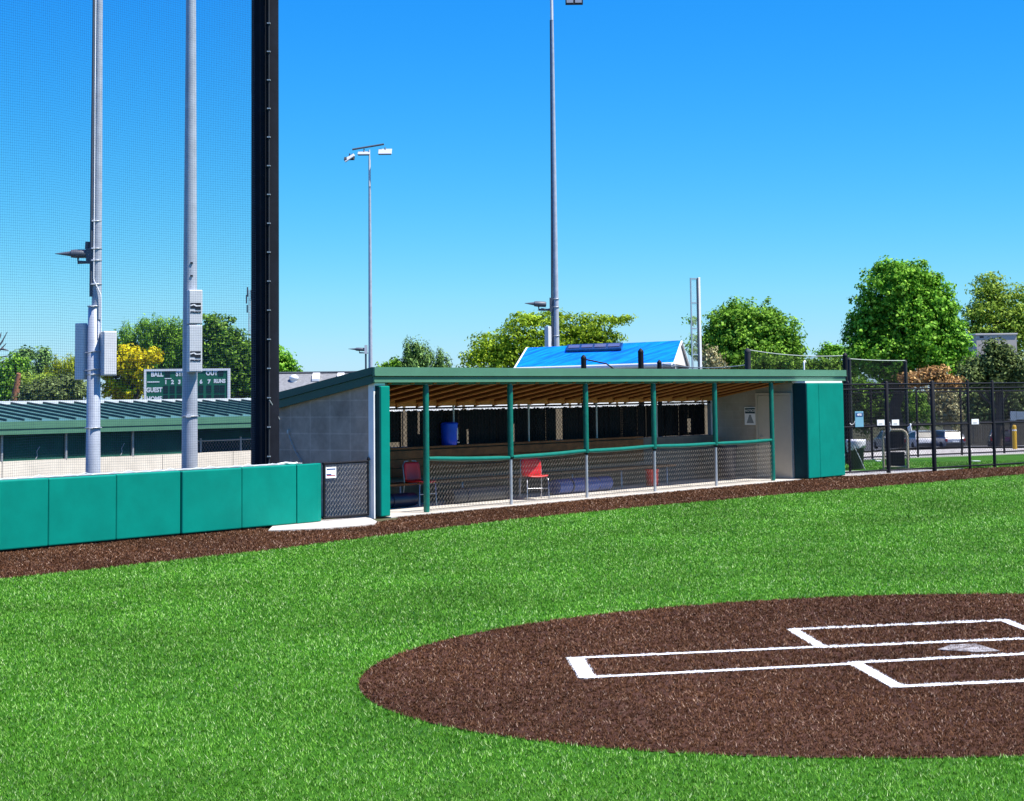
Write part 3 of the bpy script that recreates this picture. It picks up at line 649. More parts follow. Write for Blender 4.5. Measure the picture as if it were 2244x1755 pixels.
for i in range(ns + 1):
    s = s1 - i * pitch; pts = []
    for z in (zB, 3.4, 5.8, 8.2, zT):
        pts.append((s + .012 * math.sin(z * 1.3 + i * .05), .62 + .02 * math.sin(s * .9 + z * .5), z))
    nm.path(pts, .0012, 3, caps=False, smooth=False)
nz = int((zT - zB) / pitch)
for j in range(nz + 1):
    z = zB + j * pitch; pts = []
    for k in range(15):
        t = k / 14; s = s1 + (sL - s1) * t
        pts.append((s, .62 + .02 * math.sin(s * .9 + z * .5), z - .05 * math.sin(math.pi * ((s - s1) % 4.2) / 4.2) * (.3 + .7 * abs(math.sin(z * .8)))))
    nm.path(pts, .0012, 3, caps=False, smooth=False)
net = nm.build('backstop_net', NETB); net.location = P0; net.rotation_euler = (0, 0, ROT)
tag(net, 'fine dark square-mesh backstop net stretched left of the thick black pole', 'net')

# ------------------------------------------------------------------ floodlight poles
def floodlight(par, c, ax, L, r, name='floodlight'):
    """lamp body of length L whose hood points along ax"""
    ax = Vector(ax).normalized(); c = Vector(c)
    f = MB().path([c - ax*L*.5, c - ax*L*.45, c + ax*L*.1, c + ax*L*.3], [r*.75, r, r*1.02, r*.9], 12).build(name, MGREY, par)
    MB().path([c + ax*L*.3, c + ax*L*.95], [r*.62, r*.08], 8).build('visor', MGREY, f)
    MB().path([c + Vector((0, 0, -r*.9)), c + Vector((0, 0, -r*2.0)), c + Vector((0, 0, -r*2.05)) - ax*L*.75], [r*.28, r*.42, r*.2], 8).build('bracket', MGREY, f)
    return f
def pole_at(px_lo, py_lo, Y): v = at(px_lo, py_lo, Y); return Vector((v.x, v.y, 0))
def px2z(px, py, Y): return at(px, py, Y).z

# near pole with two slanted cabinets
Y1 = 40.0; b1 = pole_at(204, 990, Y1); zb = zg(b1.x, b1.y)
lp1 = thing('floodlight_pole', 'galvanised floodlight pole with side lamp and two grey cabinets, leftmost of the tall poles', 'light pole', b1)
zj = px2z(207, 670, Y1)
MB().path([(0, 0, zb), (0, 0, zj), (0, 0, zj + .01)], [.172, .128, .11], 28).build('shaft', GALV2, lp1)
MB().path([(.055, 0, zj - .3), (.060, 0, 12), (.065, 0, 22)], [.108, .076, .05], 24).build('upper_shaft', GALV2, lp1)
MB().path([(-.060, -.06, zj + .2), (-.045, -.05, 12), (-.03, -.04, 21)], [.034, .028, .018], 10).build('riser_tube', MGREY, lp1)
zk, zm = px2z(210, 615, Y1), px2z(226, 645, Y1)
MB().path([(.012, -.13, 20), (.012, -.13, zk + .05), (.02, -.13, zk), (.165, -.12, zm), (.175, -.12, zm - .1), (.180, -.12, px2z(226, 728, Y1))], .014, 8).build('conduit', SIGNW, lp1)
for py, rr in ((485, .115), (545, .125), (571, .125), (623, .13), (671, .14), (820, .155), (937, .175)):
    z = px2z(207, py, Y1); MB().lathe((.03 if py < 660 else 0, 0, z), [(rr, -.012), (rr + .012, -.008), (rr + .012, .008), (rr, .012)], 20).build('clamp_band', GALV, lp1)
    MB().box(-.03, .03, -rr - .05, -rr, z - .014, z + .014).build('clamp_bolt', SIGNW, lp1)
zf = px2z(160, 556, Y1)
floodlight(lp1, (-.36, .0, zf), (-1, -.15, .0), .52, .095)
MB().box(-.17, -.02, -.08, .08, zf - .22, zf + .12).build('mount', MGREY, lp1)
MB().tube((-.16, 0, zf + .1), (-.15, 0, zf + .26), .055, n=10).build('sensor', MGREY, lp1)
def cabinet(par, c, w, dpt, h, yaw, name='cabinet'):
    c = Vector(c); a = Vector((math.cos(yaw), math.sin(yaw), 0)); q = Vector((-a.y, a.x, 0))
    o = MB().obox(c, a*w, q*dpt, Vector((0, 0, h))).build(name, CABI, par, .012, 2)
    MB().obox(c - q*(dpt*.5 + .006), a*(w*.92), q*.010, Vector((0, 0, h*.95))).build('cover', CABI, o, .003, 1)
    return o, a, q
zc = (px2z(235, 726, Y1) + px2z(235, 823, Y1)) / 2; hc = px2z(235, 726, Y1) - px2z(235, 823, Y1)
cabinet(lp1, (.315, -.02, zc), .30, .28, hc, math.radians(32))
zc2 = (px2z(177, 708, Y1) + px2z(177, 832, Y1)) / 2; hc2 = px2z(177, 708, Y1) - px2z(177, 832, Y1)
cabinet(lp1, (-.29, .05, zc2), .14, .24, hc2, math.radians(62))
for zz in (zc2 - .03, zc2 - .42): MB().path([(-.22, -.04, zz), (-.1, -.14, zz + .0), (.05, -.15, zz + .03), (.2, -.06, zz + .04)], .012, 6).build('strap', GALV, lp1)
MB().box(.06, .13, -.06, .06, zc - hc*.5 - .18, zc - hc*.5).build('junction_box', GALV2, lp1)

# second near pole with stacked cabinets
Y2 = 36.0; b2 = pole_at(415.6, 985, Y2); zb = zg(b2.x, b2.y)
lp2 = thing('floodlight_pole', 'galvanised floodlight pole with two white cabinets stacked one over the other', 'light pole', b2)
MB().path([(0, 0, zb), (0, 0, 1.0), (0, 0, 10), (0, 0, 21)], [.162, .155, .100, .06], 28).build('shaft', GALV2, lp2)
z = px2z(415, 912, Y2); MB().lathe((0, 0, z), [(.158, -.012), (.176, -.008), (.176, .008), (.158, .012)], 20).build('clamp_band', GALV, lp2)
MB().box(-.04, .05, -.19, -.15, z - .02, z + .02).build('clamp_bolt', SIGNW, lp2)
for py in (577, 605): MB().box(.03, .075, -.145, -.10, px2z(422, py, Y2)-.016, px2z(422, py, Y2)+.016).build('hand_hole', DGREY, lp2)
for (t, bt) in ((637, 711), (713, 816)):
    z1, z0 = px2z(432, t, Y2), px2z(432, bt, Y2)
    yaw = math.radians(20)
    o, a, q = cabinet(lp2, (.125, -.215, (z0+z1)/2), .265, .26, z1 - z0, yaw)
    fc = Vector((.125, -.215, 0)) - q * (.13 + .0125)
    def P_(u, zz): v = fc + a * u; return (v.x, v.y, zz)
    zc = z0 + .30
    MB().prism([P_(-.105, zc+.11), P_(-.105, zc-.0), P_(-.02, zc-.0), P_(.0, zc-.025), P_(.10, zc-.025), P_(.10, zc+.11)], -q*.004).build('emblem', INK, o)
    MB().prism([P_(-.105, zc+.045), P_(-.04, zc+.065), P_(.0, zc+.04), P_(.10, zc+.045), P_(.10, zc+.065), P_(.02, zc+.06), P_(-.03, zc+.088), P_(-.105, zc+.07)], -q*.006).build('emblem', SIGNW, o)
    text_part('lettering', 'musco', .075, INK, o, frame_mtx(Vector(P_(0, zc-.065)) - q*.004, a, (0, 0, 1)), .0015, 1.05)

# far pole seen full height, and the pole rising behind the dugout roof
def far_pole(base_px, base_py, Y, rlo, rhi, top_z, name_label):
    b_ = at(base_px, base_py, Y); t = thing('floodlight_pole', name_label, 'light pole', (b_.x, b_.y, 0))
    MB().path([(0, 0, zg(b_.x, b_.y)), (0, 0, 2), (0, 0, top_z)], [rlo*1.1, rlo, rhi], 20).build('shaft', GALV2, t)
    return t, b_
Y3 = 140.0
zt3 = px2z(806, 330, Y3); lp3, b3 = far_pole(812, 800, Y3, .17, .085, zt3 - .7, 'slim distant floodlight pole with a crossbar of three lamps on top')
MB().tube((0, -.1, zt3 - 2.8), (0, -.1, zt3 + .05), .07, .06, 10).build('sleeve', CABI, lp3)
k = Y3 / FPX
MB().tube((-1.33, 0, zt3 + (330-324)*k*.5), (1.12, 0, zt3 + (330-316)*k), .075, n=8).build('crossbar', MGREY, lp3)
def head(par, c, w, d_, tilt, m1=LEDW):
    R_ = Matrix.Rotation(tilt, 3, 'X'); c = Vector(c)
    o = MB().obox(c, R_ @ Vector((w, 0, 0)), R_ @ Vector((0, d_, 0)), R_ @ Vector((0, 0, .10))).build('lamp_head', m1, par, .03, 2)
    MB().obox(c + R_ @ Vector((0, 0, -.07)), R_ @ Vector((w*.9, 0, 0)), R_ @ Vector((0, d_*.9, 0)), R_ @ Vector((0, 0, .05))).build('lens', DGREY, o)
    MB().tube(c + Vector((0, .1, .03)), c + Vector((0, .25, .36)), .05, n=6).build('bracket', MGREY, o); return o
head(lp3, (1.22, -.2, zt3 - .12), 1.05, .75, math.radians(38)); head(lp3, (-.42, -.2, zt3 - .22), .95, .6, math.radians(28))
hd = head(lp3, (-1.55, -.1, zt3 - .55), .9, .5, math.radians(35), CABI)
Rm = Matrix.Rotation(math.radians(-33), 4, 'Y'); hd.data.transform(Matrix.Translation((-1.55, -.1, zt3-.55)) @ Rm @ Matrix.Translation((1.55, .1, -zt3+.55)))
floodlight(lp3, (-.85, 0, px2z(812, 765, Y3)), (-1, 0, .05), .9, .13)
MB().box(-.45, -.25, -.15, .15, px2z(812, 775, Y3), px2z(812, 756, Y3)).build('mount', CABI, lp3)
MB().tube((-.36, 0, px2z(812, 830, Y3)), (-.36, 0, px2z(812, 772, Y3)), .07, n=8).build('riser_tube', MGREY, lp3)

Y4 = 104.0
lp4, b4 = far_pole(1220, 800, Y4, .178, .075, px2z(1211, -40, Y4), 'tall floodlight pole with a side lamp rising behind the dugout roof')
zs = px2z(1212, 44, Y4); MB().path([(-.02, -.02, zs), (-.02, -.02, px2z(1211, -30, Y4))], [.088, .075], 14).build('sleeve', CABI, lp4)
MB().path([(-.235, -.05, zg(b4.x, b4.y)), (-.22, -.05, px2z(1210, 645, Y4)), (-.16, -.03, 14), (-.10, -.02, zs)], [.07, .06, .05, .035], 8).build('riser_tube', MGREY, lp4)
zf = px2z(1185, 666, Y4); floodlight(lp4, (-.98, 0, zf), (-1, -.1, .06), .85, .16)
MB().path([(-.85, 0, zf - .28), (-.5, 0, zf - .33), (-.2, 0, zf - .28)], .06, 6).build('arm', MGREY, lp4)
MB().box(-.36, -.14, -.12, .12, zf - .45, zf + .35).build('mount', MGREY, lp4)
o, a, q = cabinet(lp4, (-.45, -.02, (px2z(1199, 715, Y4) + px2z(1199, 815, Y4))/2), .32, .30, px2z(1199, 715, Y4) - px2z(1199, 815, Y4), math.radians(40))
for py in (655, 673, 736): MB().lathe((0, 0, px2z(1215, py, Y4)), [(.165, -.03), (.195, -.02), (.195, .02), (.165, .03)], 14).build('clamp_band', GALV, lp4)
for dx_, dz in ((.62, 0),):
    c0 = at(1258 if dx_ > 0 else 1178, 0, Y4); 
    lx = c0.x - b4.x
    lh = MB().box(lx - .50, lx + .50, -.25, .1, px2z(1258, 10 if dx_ > 0 else 2, Y4), px2z(1258, 10 if dx_ > 0 else 2, Y4) + .75).build('lamp_head', DGREY, lp4)
    for s_ in (-.25, .24): MB().box(lx + s_ - .19, lx + s_ + .19, -.262, -.252, px2z(1258, 10 if dx_ > 0 else 2, Y4) + .06, px2z(1258, 10 if dx_ > 0 else 2, Y4) + .69).build('lens', LEDW, lh)
MB().tube((-1.6, 0, px2z(1211, -26, Y4)), (1.6, 0, px2z(1211, -26, Y4)), .07, n=8).build('crossbar', MGREY, lp4)

# ------------------------------------------------------------------ far dugout on the left
YF = 45.0; ev = at(270, 918, YF); FO = Vector((ev.x, ev.y, 0)); zE = ev.z
fd = thing('dugout', 'far dugout with ribbed green metal roof and dark screens behind the padded wall', 'dugout', FO, ROT)
zR = zE + .40; RUN = 3.3; xa, xb = -9.5, 10.4; gz = zg(FO.x, FO.y)
rf = MB().prism([(xa, 0, zE - .03), (xa, 0, zE), (xa, RUN, zR), (xa, RUN, zR - .03)], (xb - xa, 0, 0)).build('roof', mat('pale_green_roof', (.085, .21, .18), rough=.5, var=.06, scale=2), fd)
rb = MB(); x = xa + .05
while x < xb:
    rb.prism([(x, .08, zE + .012), (x, RUN, zR), (x, RUN, zR + .055), (x, .08, zE + .062)], (.032, 0, 0)); x += .502
rb.build('roof_ribs', mat('shaded_rib_green', (.02, .07, .065), rough=.5), rf)  # ribs coloured darker to stand for their shaded sides and shadows
MB().box(xa, xb, RUN - .10, RUN + .10, zR - .02, zR + .068).build('ridge_cap', CABI, rf)
f2 = MB().box(xa, xb, -.05, -.005, zE - .17, zE - .005); f2.box(xa, xb, -.03, 0.02, zE - .30, zE - .175); f2.build('fascia', FASC, fd)
zW = at(270, 1000, YF + .2).z
wl_ = MB().box(xa, xb, .20, .40, gz - .5, zW).build('wall', CONC2, fd)
for x in np.arange(xa + 1.2, xb, 2.44): MB().box(x - .006, x + .006, .196, .200, gz, zW - .001).build('wall_joint', DGREY, wl_)
rib_px = [2, 143, 289, 445, 533]
psx = []
for px in rib_px:
    d_ = ray(px, 960); P = EYE + d_ * (((FO + B * .25 - EYE).dot(B)) / d_.dot(B)); psx.append((P - FO).dot(D))
for x in psx[:3] + [psx[0] - 2.6, psx[0] - 5.2]: MB().tube((x, .22, zW), (x, .22, zE - .2), .032, n=8).build('post', GALV, fd)
MB().box(xa, psx[3] - .25, .27, .29, zW, zE - .2).build('windscreen', SCREEN, fd)
MB().box(psx[3] - .25, xb, .60, .62, zE - .62, zE - .2).build('windscreen', SCREEN, fd)
MB().box(xa, xb, RUN - .3, RUN - .2, gz, zE + .2).build('back_screen', SCREEN, fd)
c2 = chainlink(MB(), psx[0] - 3, psx[3] - .25, zW, zE - .22, .25, .05, .0018); c2.build('chain_link', mat('dark_green_mesh', (.03, .09, .08), rough=.6), fd)
c3 = chainlink(MB(), psx[3] - .25, xb, zW, zE - .62, .45, .05, .0032); c3.tube((psx[3] - .25, .45, zE - .62), (xb, .45, zE - .62), .02, n=6)
c3.tube((psx[3] + .1, .45, zW), (psx[3] + .1, .45, zE - .55), .03, n=6).tube((psx[4] + .1, .45, zW), (psx[4] + .1, .45, zE - .55), .03, n=6)
c3.build('chain_link', GALV, fd)
for x in (psx[2] - .35, psx[3] - .7, psx[0] + 1.0): MB().path([(x, .262, zW + .02), (x + .05, .262, zW + .1), (x + .03, .262, zW + .2), (x + .12, .262, zW + .32)], .012, 5).build('scuff_rope', GALV, fd)

# scoreboard
YS = 92.0; tl, br_ = at(318, 811, YS), at(500, 900, YS); wS = br_.x - tl.x; hS = tl.z - br_.z
sc = thing('scoreboard', 'green scoreboard with white lettering and frame among the trees', 'scoreboard', (tl.x, YS, br_.z), math.radians(3))
MB().box(0, wS, 0, .25, 0, hS).build('panel', SCOREG, sc)
fr = MB().box(-.05, .06, -.03, .27, -.05, hS + .05); fr.box(wS - .06, wS + .05, -.03, .27, -.05, hS + .05); fr.box(.06, wS - .06, -.03, .27, hS - .06, hS + .05); fr.box(.06, wS - .06, -.03, .27, -.05, .06); fr.build('frame', SIGNW, sc)
for x in (.8, wS - .8): MB().box(x - .1, x + .1, .26, .46, -br_.z - 3.2, hS).build('leg', DGREY, sc)
def sp2(px, py): return (px - 318) / 182 * wS, (900 - py) / 89 * hS
def stext(t, px, py, size, sx_=1.0):
    x, z = sp2(px, py); text_part('lettering', t, size, SIGNW, sc, frame_mtx((x, -.006, z), (1, 0, 0), (0, 0, 1)), .014, sx_)
u_ = YS / FPX
stext('BALL', 344, 820.5, 14*u_, .85); stext('STRIKE', 403, 820, 14*u_, .85); stext('OUT', 463, 819, 14*u_, .85)
for i, px in enumerate((363, 377.5, 392.5, 408, 424, 439.5, 457)): stext(str(i+1), px, 837.5, 12*u_)
stext('RUNS', 480, 836.5, 11*u_, .9); stext('GUEST', 338, 854, 14*u_, .82); stext('HOME', 338, 873, 14*u_, .85)
for px, py in ((367, 819), (426, 819), (483, 818)): x, z = sp2(px, py); MB().box(x-.13, x+.13, -.012, -.002, z-.17, z+.17).build('digit_panel', SCOREK, sc)
for py in (853, 873):
    for px in (363, 377.5, 392.5, 408, 424, 439.5, 457): x, z = sp2(px, py); MB().box(x-.12, x+.12, -.012, -.002, z-.19, z+.19).build('digit_panel', SCOREK, sc)
    for px in (474, 486): x, z = sp2(px, py); MB().box(x-.12, x+.12, -.012, -.002, z-.19, z+.19).build('digit_panel', SCOREK, sc)
x, z = sp2(336, 836.5); MB().box(x-.3, x+.3, -.012, -.002, z-.03, z+.03).build('rule', SIGNW, sc); x, z = sp2(368, 829.5); MB().box(x-.17, x+.17, -.012, -.002, z-.02, z+.02).build('rule', SIGNW, sc)

# ------------------------------------------------------------------ houses beyond the field
def P3(x, y, Y): v = at(x, y, Y); return Vector((v.x, v.y, v.z))
gh = thing('house', 'house with grey shingle roof and white roof vents behind the dugout', 'house', P3(690, 815, 78) * Vector((1, 1, 0)) if False else (P3(690, 815, 78).x, 78, 0))
z0 = P3(690, 815.5, 78).z; xl, xr = P3(574, 815, 78).x - gh.location.x, P3(850, 815, 78).x - gh.location.x
MB().prism([(xl, -5.2, z0 - 3.0), (xl, 0, z0), (xl, 5.2, z0 - 3.0), (xl, 5.2, z0 - 3.15), (xl, 0, z0 - .15), (xl, -5.2, z0 - 3.15)], (xr - xl, 0, 0)).build('roof', SHING, gh)
MB().prism([(xl + .3, -4.8, -3.3), (xl + .3, -4.8, z0 - 3.1), (xl + .3, 0, z0 - .25), (xl + .3, 4.8, z0 - 3.1), (xl + .3, 4.8, -3.3)], (xr - xl - .6, 0, 0)).build('wall', SIDEW, gh)
MB().box(xl, xr, -.12, .12, z0 - .02, z0 + .03).build('ridge_cap', SHING, gh)
for px, py, w, h in ((644, 822, .17, .18), (692, 823, .15, .10), (746, 820, .14, .09)):
    v = P3(px, py, 77.4); x = v.x - gh.location.x; yy = -.5 - (0 if w < .16 else .1); zz = z0 + yy * 3.0/5.2
    if w > .16: MB().lathe((x, yy, zz - .08), [(w*.9, 0), (w*.95, .12), (w*1.15, .14), (w*1.1, .24), (w*.5, .32)], 14).build('roof_vent', WHITE, gh)
    else: MB().prism([(x - w, yy - .22, zz - .10), (x + w, yy - .22, zz - .10), (x + w, yy + .2, zz + .16), (x - w, yy + .2, zz + .16)], (0, 0, h)).build('roof_vent', WHITE, gh)

bh = thing('house', 'house with a bright blue tarp roof and cream gable behind the dugout', 'house', (3.4, 82, 0))
o3 = Vector((3.4, 82, 0))
eL, eR = P3(1128, 806, 85) - o3, P3(1475, 796, 75) - o3
rL, rR = P3(1155, 759, 89) - o3, P3(1492, 749, 79) - o3
eL.z = eR.z = (eL.z + eR.z) / 2; rL.z = rR.z = (rL.z + rR.z) / 2
bkL, bkR = rL + (rL - eL), rR + (rR - eR); bkL.z = bkR.z = eL.z
up = Vector((0, 0, .14)); r_ = MB()
r_.add([eL, eR, rR, rL, eL - up, eR - up, rR - up, rL - up], [(0, 1, 2, 3), (7, 6, 5, 4), (0, 4, 5, 1), (1, 5, 6, 2), (2, 6, 7, 3), (3, 7, 4, 0)])
rf_ = r_.build('roof', TARPB, bh)
MB().add([rL, rR, bkR, bkL, rL - up, rR - up, bkR - up, bkL - up], [(0, 1, 2, 3), (7, 6, 5, 4), (0, 4, 5, 1), (1, 5, 6, 2), (2, 6, 7, 3), (3, 7, 4, 0)]).build('roof', SHING, bh)
nrm = (eR - eL).cross(rL - eL).normalized(); nrm = nrm if nrm.z > 0 else -nrm
dn = (eL - rL).normalized(); al = (eR - eL).normalized(); zz = Vector((0, 0, 1)); inn = Vector((-al.y, al.x, 0)); inn = inn if inn.dot(rL - eL) > 0 else -inn
a0, b0, c0, d0 = eL + al*.3 + inn*.35, eR - al*.3 + inn*.35, bkR - al*.3 - inn*.35, bkL + al*.3 - inn*.35
fl = lambda v, z: Vector((v.x, v.y, z))
wl2 = MB().add([fl(a0, -3.3), fl(b0, -3.3), fl(c0, -3.3), fl(d0, -3.3), fl(a0, eL.z - .0), fl(b0, eL.z), fl(c0, eL.z), fl(d0, eL.z)], [(0, 1, 5, 4), (1, 2, 6, 5), (2, 3, 7, 6), (3, 0, 4, 7)])
wl2.build('wall', SIDEW, bh)
a0, b0, c0, d0 = eL + al*.1 + inn*.35, eR - al*.05 + inn*.35, bkR - al*.05 - inn*.35, bkL + al*.1 - inn*.35
pkR, pkL = rR - al*.05 - up*1.2, rL + al*.3 - up*1.2
b0, c0 = eR - al*.03 + inn*.06, bkR - al*.03 - inn*.06; pkR = rR - al*.03 - up*.6
MB().add([fl(b0, eL.z - .03), fl(c0, eL.z - .03), pkR], [(0, 1, 2)]).build('gable', SIDING, bh)
MB().add([fl(a0, eL.z + .002), fl(d0, eL.z + .002), pkL], [(0, 2, 1)]).build('gable', SIDING, bh)
MB().path([eL + nrm*.02 - up*.6, eR + nrm*.02 - up*.6], .11, 6).build('eave_trim', WHITE, bh)
MB().path([eR + al*.04 - up*.4, rR + al*.04 - up*.4, bkR + al*.04 - up*.4], .05, 6).build('gable_trim', WHITE, bh)
MB().path([eL - al*.03 - up*.2, rL - al*.03 - up*.2], .06, 6).build('gable_trim', WHITE, bh)
def on_roof(px, py):
    d_ = ray(px, py); P = EYE + d_ * (((o3 + eL - EYE).dot(nrm)) / d_.dot(nrm)); return P - o3
q4 = [on_roof(*q) for q in ((1241.5, 771.5), (1362, 767.5), (1366.5, 755), (1244.5, 759.5))]
MB().prism([p + nrm*.003 for p in q4], nrm*.10).build('skylight', SOLAR, rf_)
for k in range(4):
    t0, t1 = .04 + k*.24, .04 + k*.24 + .2
    a1 = q4[0].lerp(q4[1], t0).lerp(q4[3].lerp(q4[2], t0), .3); b1_ = q4[0].lerp(q4[1], t1).lerp(q4[3].lerp(q4[2], t1), .3)
    c1_ = q4[0].lerp(q4[1], t1).lerp(q4[3].lerp(q4[2], t1), .8); d1_ = q4[0].lerp(q4[1], t0).lerp(q4[3].lerp(q4[2], t0), .8)
    MB().prism([p + nrm*.104 for p in (a1, b1_, c1_, d1_)], nrm*.02).build('skylight_pane', mat('skylight_pane', (.16, .15, .24), rough=.15), rf_)
tb = thing('building', 'tan flat-topped building behind the dark pine at the right', 'building', (P3(2184, 750, 190).x, 190, 0))
zt = P3(2184, 733, 190).z; hw = 44/4000*190
MB().box(-hw, hw, 0, 8, -3.3, zt).build('wall', TANW, tb); MB().box(-hw - .1, hw + .1, -.1, 8.1, zt + .003, zt + .14).build('coping', SIDING, tb)
MB().box(-hw + .35, -hw + .75, -.04, -.002, zt - .32, zt - .14).build('vent', DGREY, tb)

# pale fence closing the view behind the dugout
FENT = mat('tan_fence_boards', (.17, .13, .08), rough=.9, var=.25)
wf = thing('board_fence', 'tan board fence with a white top rail glimpsed under the dugout roof through the slats', 'fence', W(0, 9.5, 0), ROT)
for k in range(8):
    x0 = 8 + k*2.4; MB().box(x0 + .05, x0 + 2.35, -.035, -.021, 1.66, 1.99).build('top_rail', WHITE, wf); v = W(x0, 9.5); g0 = -.65
    MB().box(x0 + .05, x0 + 2.35, -.02, .02, g0, 1.98).build('fence_panel', FENT, wf); MB().box(x0 - .05, x0 + .045, -.05, .05, g0 - .2, 2.02).build('fence_post', FENT, wf)

# ------------------------------------------------------------------ foul pole, cage posts and nets behind the dugout
YW = 70.0; fb = at(1534.5, 806, YW); fp_ = thing('foul_pole', 'white foul pole with a ladder-like framed wing on its left', 'foul pole', (fb.x, YW, 0), math.radians(24))
zt = px2z(1530, 608, YW); k_ = YW / FPX; zg0 = zg(fb.x, YW)
MB().box(-.035, .055, -.05, .05, zg0, zt).build('column', WHITE, fp_, .008)
MB().box(-.075, -.037, -.045, .045, zg0, zt - .02).build('edge_channel', MGREY, fp_)
wgx = -.37; wg = MB().box(wgx, wgx + .045, -.02, .02, 1.2, zt - .02)
for py in (611, 664, 720, 777): z = px2z(1520, py, YW); wg.box(wgx + .045, -.076, -.02, .02, z - .025, z + .025)
wg.build('wing_frame', mat('pale_steel_frame', (.42, .52, .60), rough=.4, metal=.3), fp_)
wm = MB(); 
for i in range(12): wm.tube((wgx + .05 + i*.021, 0, 1.2), (wgx + .05 + i*.021, 0, zt - .05), .0016, n=3)
for j in range(150):
    z = 1.2 + j*.05
    if z < zt - .05: wm.tube((wgx + .045, 0, z), (-.076, 0, z), .0016, n=3)
wm.build('wing_mesh', CABI, fp_)

def cage_post(px, ptop, Y, wpx, label, m=BLACK):
    b_ = at(px, 830, Y); t = thing('cage_post', label, 'post', (b_.x, Y, 0), 0, 'dark batting cage posts behind the dugout')
    r = wpx / 2 * Y / FPX; z = px2z(px, ptop, Y)
    MB().path([(0, 0, zg(b_.x, Y) - .1), (0, 0, z - r*1.6)], r, 18).build('shaft', m, t)
    MB().lathe((0, 0, z - r*1.6), [(r*1.06, 0), (r*1.06, r*.3), (r*.9, r*.8), (r*.35, r*1.45), (r*.1, r*1.6)], 18).build('cap', m, t)
    return b_.x, Y, z
c1 = cage_post(1279.5, 777, 50, 12, 'black capped post in front of the left half of the blue roof')
c2_ = cage_post(1405, 763, 50, 12.5, 'tall black capped post in front of the right half of the blue roof')
c3_ = cage_post(1445.5, 788, 54, 10, 'short black capped post just left of the cream gable')
c4 = cage_post(1639.5, 762, 50, 13, 'dark grey post right of the white foul pole', DGREY)
c5 = cage_post(1853, 772, 51, 11, 'black post where two nets meet beyond the end of the dugout roof', BLACK)
c6 = cage_post(1862, 783, 51.5, 8, 'dark grey post close beside the tall black one at the net corner', DGREY)
c7 = cage_post(1985, 788, 54, 7.5, 'thin dark grey post at the right end of the cage net', DGREY)
def cage_net(name, A, Bp, z0, label, sag=.08, pitch=.045, r=.0040, edge=.014):
    a, c = Vector((A[0], A[1], 0)), Vector((Bp[0], Bp[1], 0)); L_ = (c - a).length; u = (c - a) / L_
    top = lambda t: A[2] + (Bp[2] - A[2]) * t - sag * 4 * t * (1 - t)
    mb = MB(); n = int(L_ / pitch)
    for i in range(n + 1):
        t = i / n; p = a + u * (L_ * t); w_ = .03 * math.sin(i * .37)
        mb.path([(p.x, p.y + w_, z0), (p.x, p.y + w_*.5, (z0 + top(t))/2), (p.x, p.y, top(t))], r, 3, caps=False, smooth=False)
    zz = z0
    while zz < max(A[2], Bp[2]):
        pts = [(a + u * (L_ * t)).to_tuple()[:2] + (min(zz + .02 * math.sin(t * 9 + zz * 5), top(t)),) for t in np.linspace(0, 1, 25)]
        mb.path(pts, r, 3, caps=False, smooth=False); zz += pitch
    ob = mb.build(name, NETK)
    cab = MB().path([(a + u * (L_ * t)).to_tuple()[:2] + (top(t),) for t in np.linspace(0, 1, 25)], edge, 6).build('edge_rope', MATS['pale_rope'] if 'pale_rope' in MATS else mat('pale_rope', (.5, .55, .5), rough=.8), ob)
    return tag(ob, label, 'net')
cage_net('cage_net', (c4[0], c4[1], px2z(1645, 766, 50)), (c5[0], c5[1], px2z(1848, 779, 51)), 1.6, 'dark cage net strung between two posts behind the right end of the dugout')
cage_net('cage_net', (c6[0], c6[1], px2z(1862, 786, 51.5)), (c7[0], c7[1], px2z(1985, 790, 54)), .3, 'dark cage net above the black fence under the big green tree', .02)
cage_net('cage_net', (c3_[0] + .1, c3_[1], px2z(1447, 797, 54)), (c4[0], c4[1], px2z(1639, 799, 50)), 1.6, 'low slack dark cage net behind the white foul pole', .10, .03, .0028)
tag(MB().path([(c1[0], c1[1], c1[2] - .12), ((c1[0]*.6 + c2_[0]*.4), 50, px2z(1325, 797, 50)), (at(1345, 808, 50).x, 50, px2z(1345, 808, 50))], .022, 6).build('guy_rope', BLACK), 'black rope sloping down right from the left black capped post', 'rope')
vp = SP(1762, 806, 1.2)
pv = thing('vent_pipe', 'small white hooked vent pipe on the right end of the dugout roof', 'pipe', W(SP(1762, 806, 1.4)[0], 1.4, RT(1.4)), ROT)
zt = SP(1762, 791, 1.4)[1] - RT(1.4)
MB().path([(0, 0, 0), (0, 0, zt - .06), (.015, 0, zt - .01), (.05, 0, zt), (.075, 0, zt - .03)], .022, 8).build('pipe', WHITE, pv)
MB().lathe((0, 0, 0), [(.05, 0), (.045, .03), (.025, .05)], 10).build('collar', GALV, pv)
MB().lathe((.075, 0, zt - .055), [(.024, 0), (.026, .012), (.024, .025)], 8).build('outlet', GALV, pv)

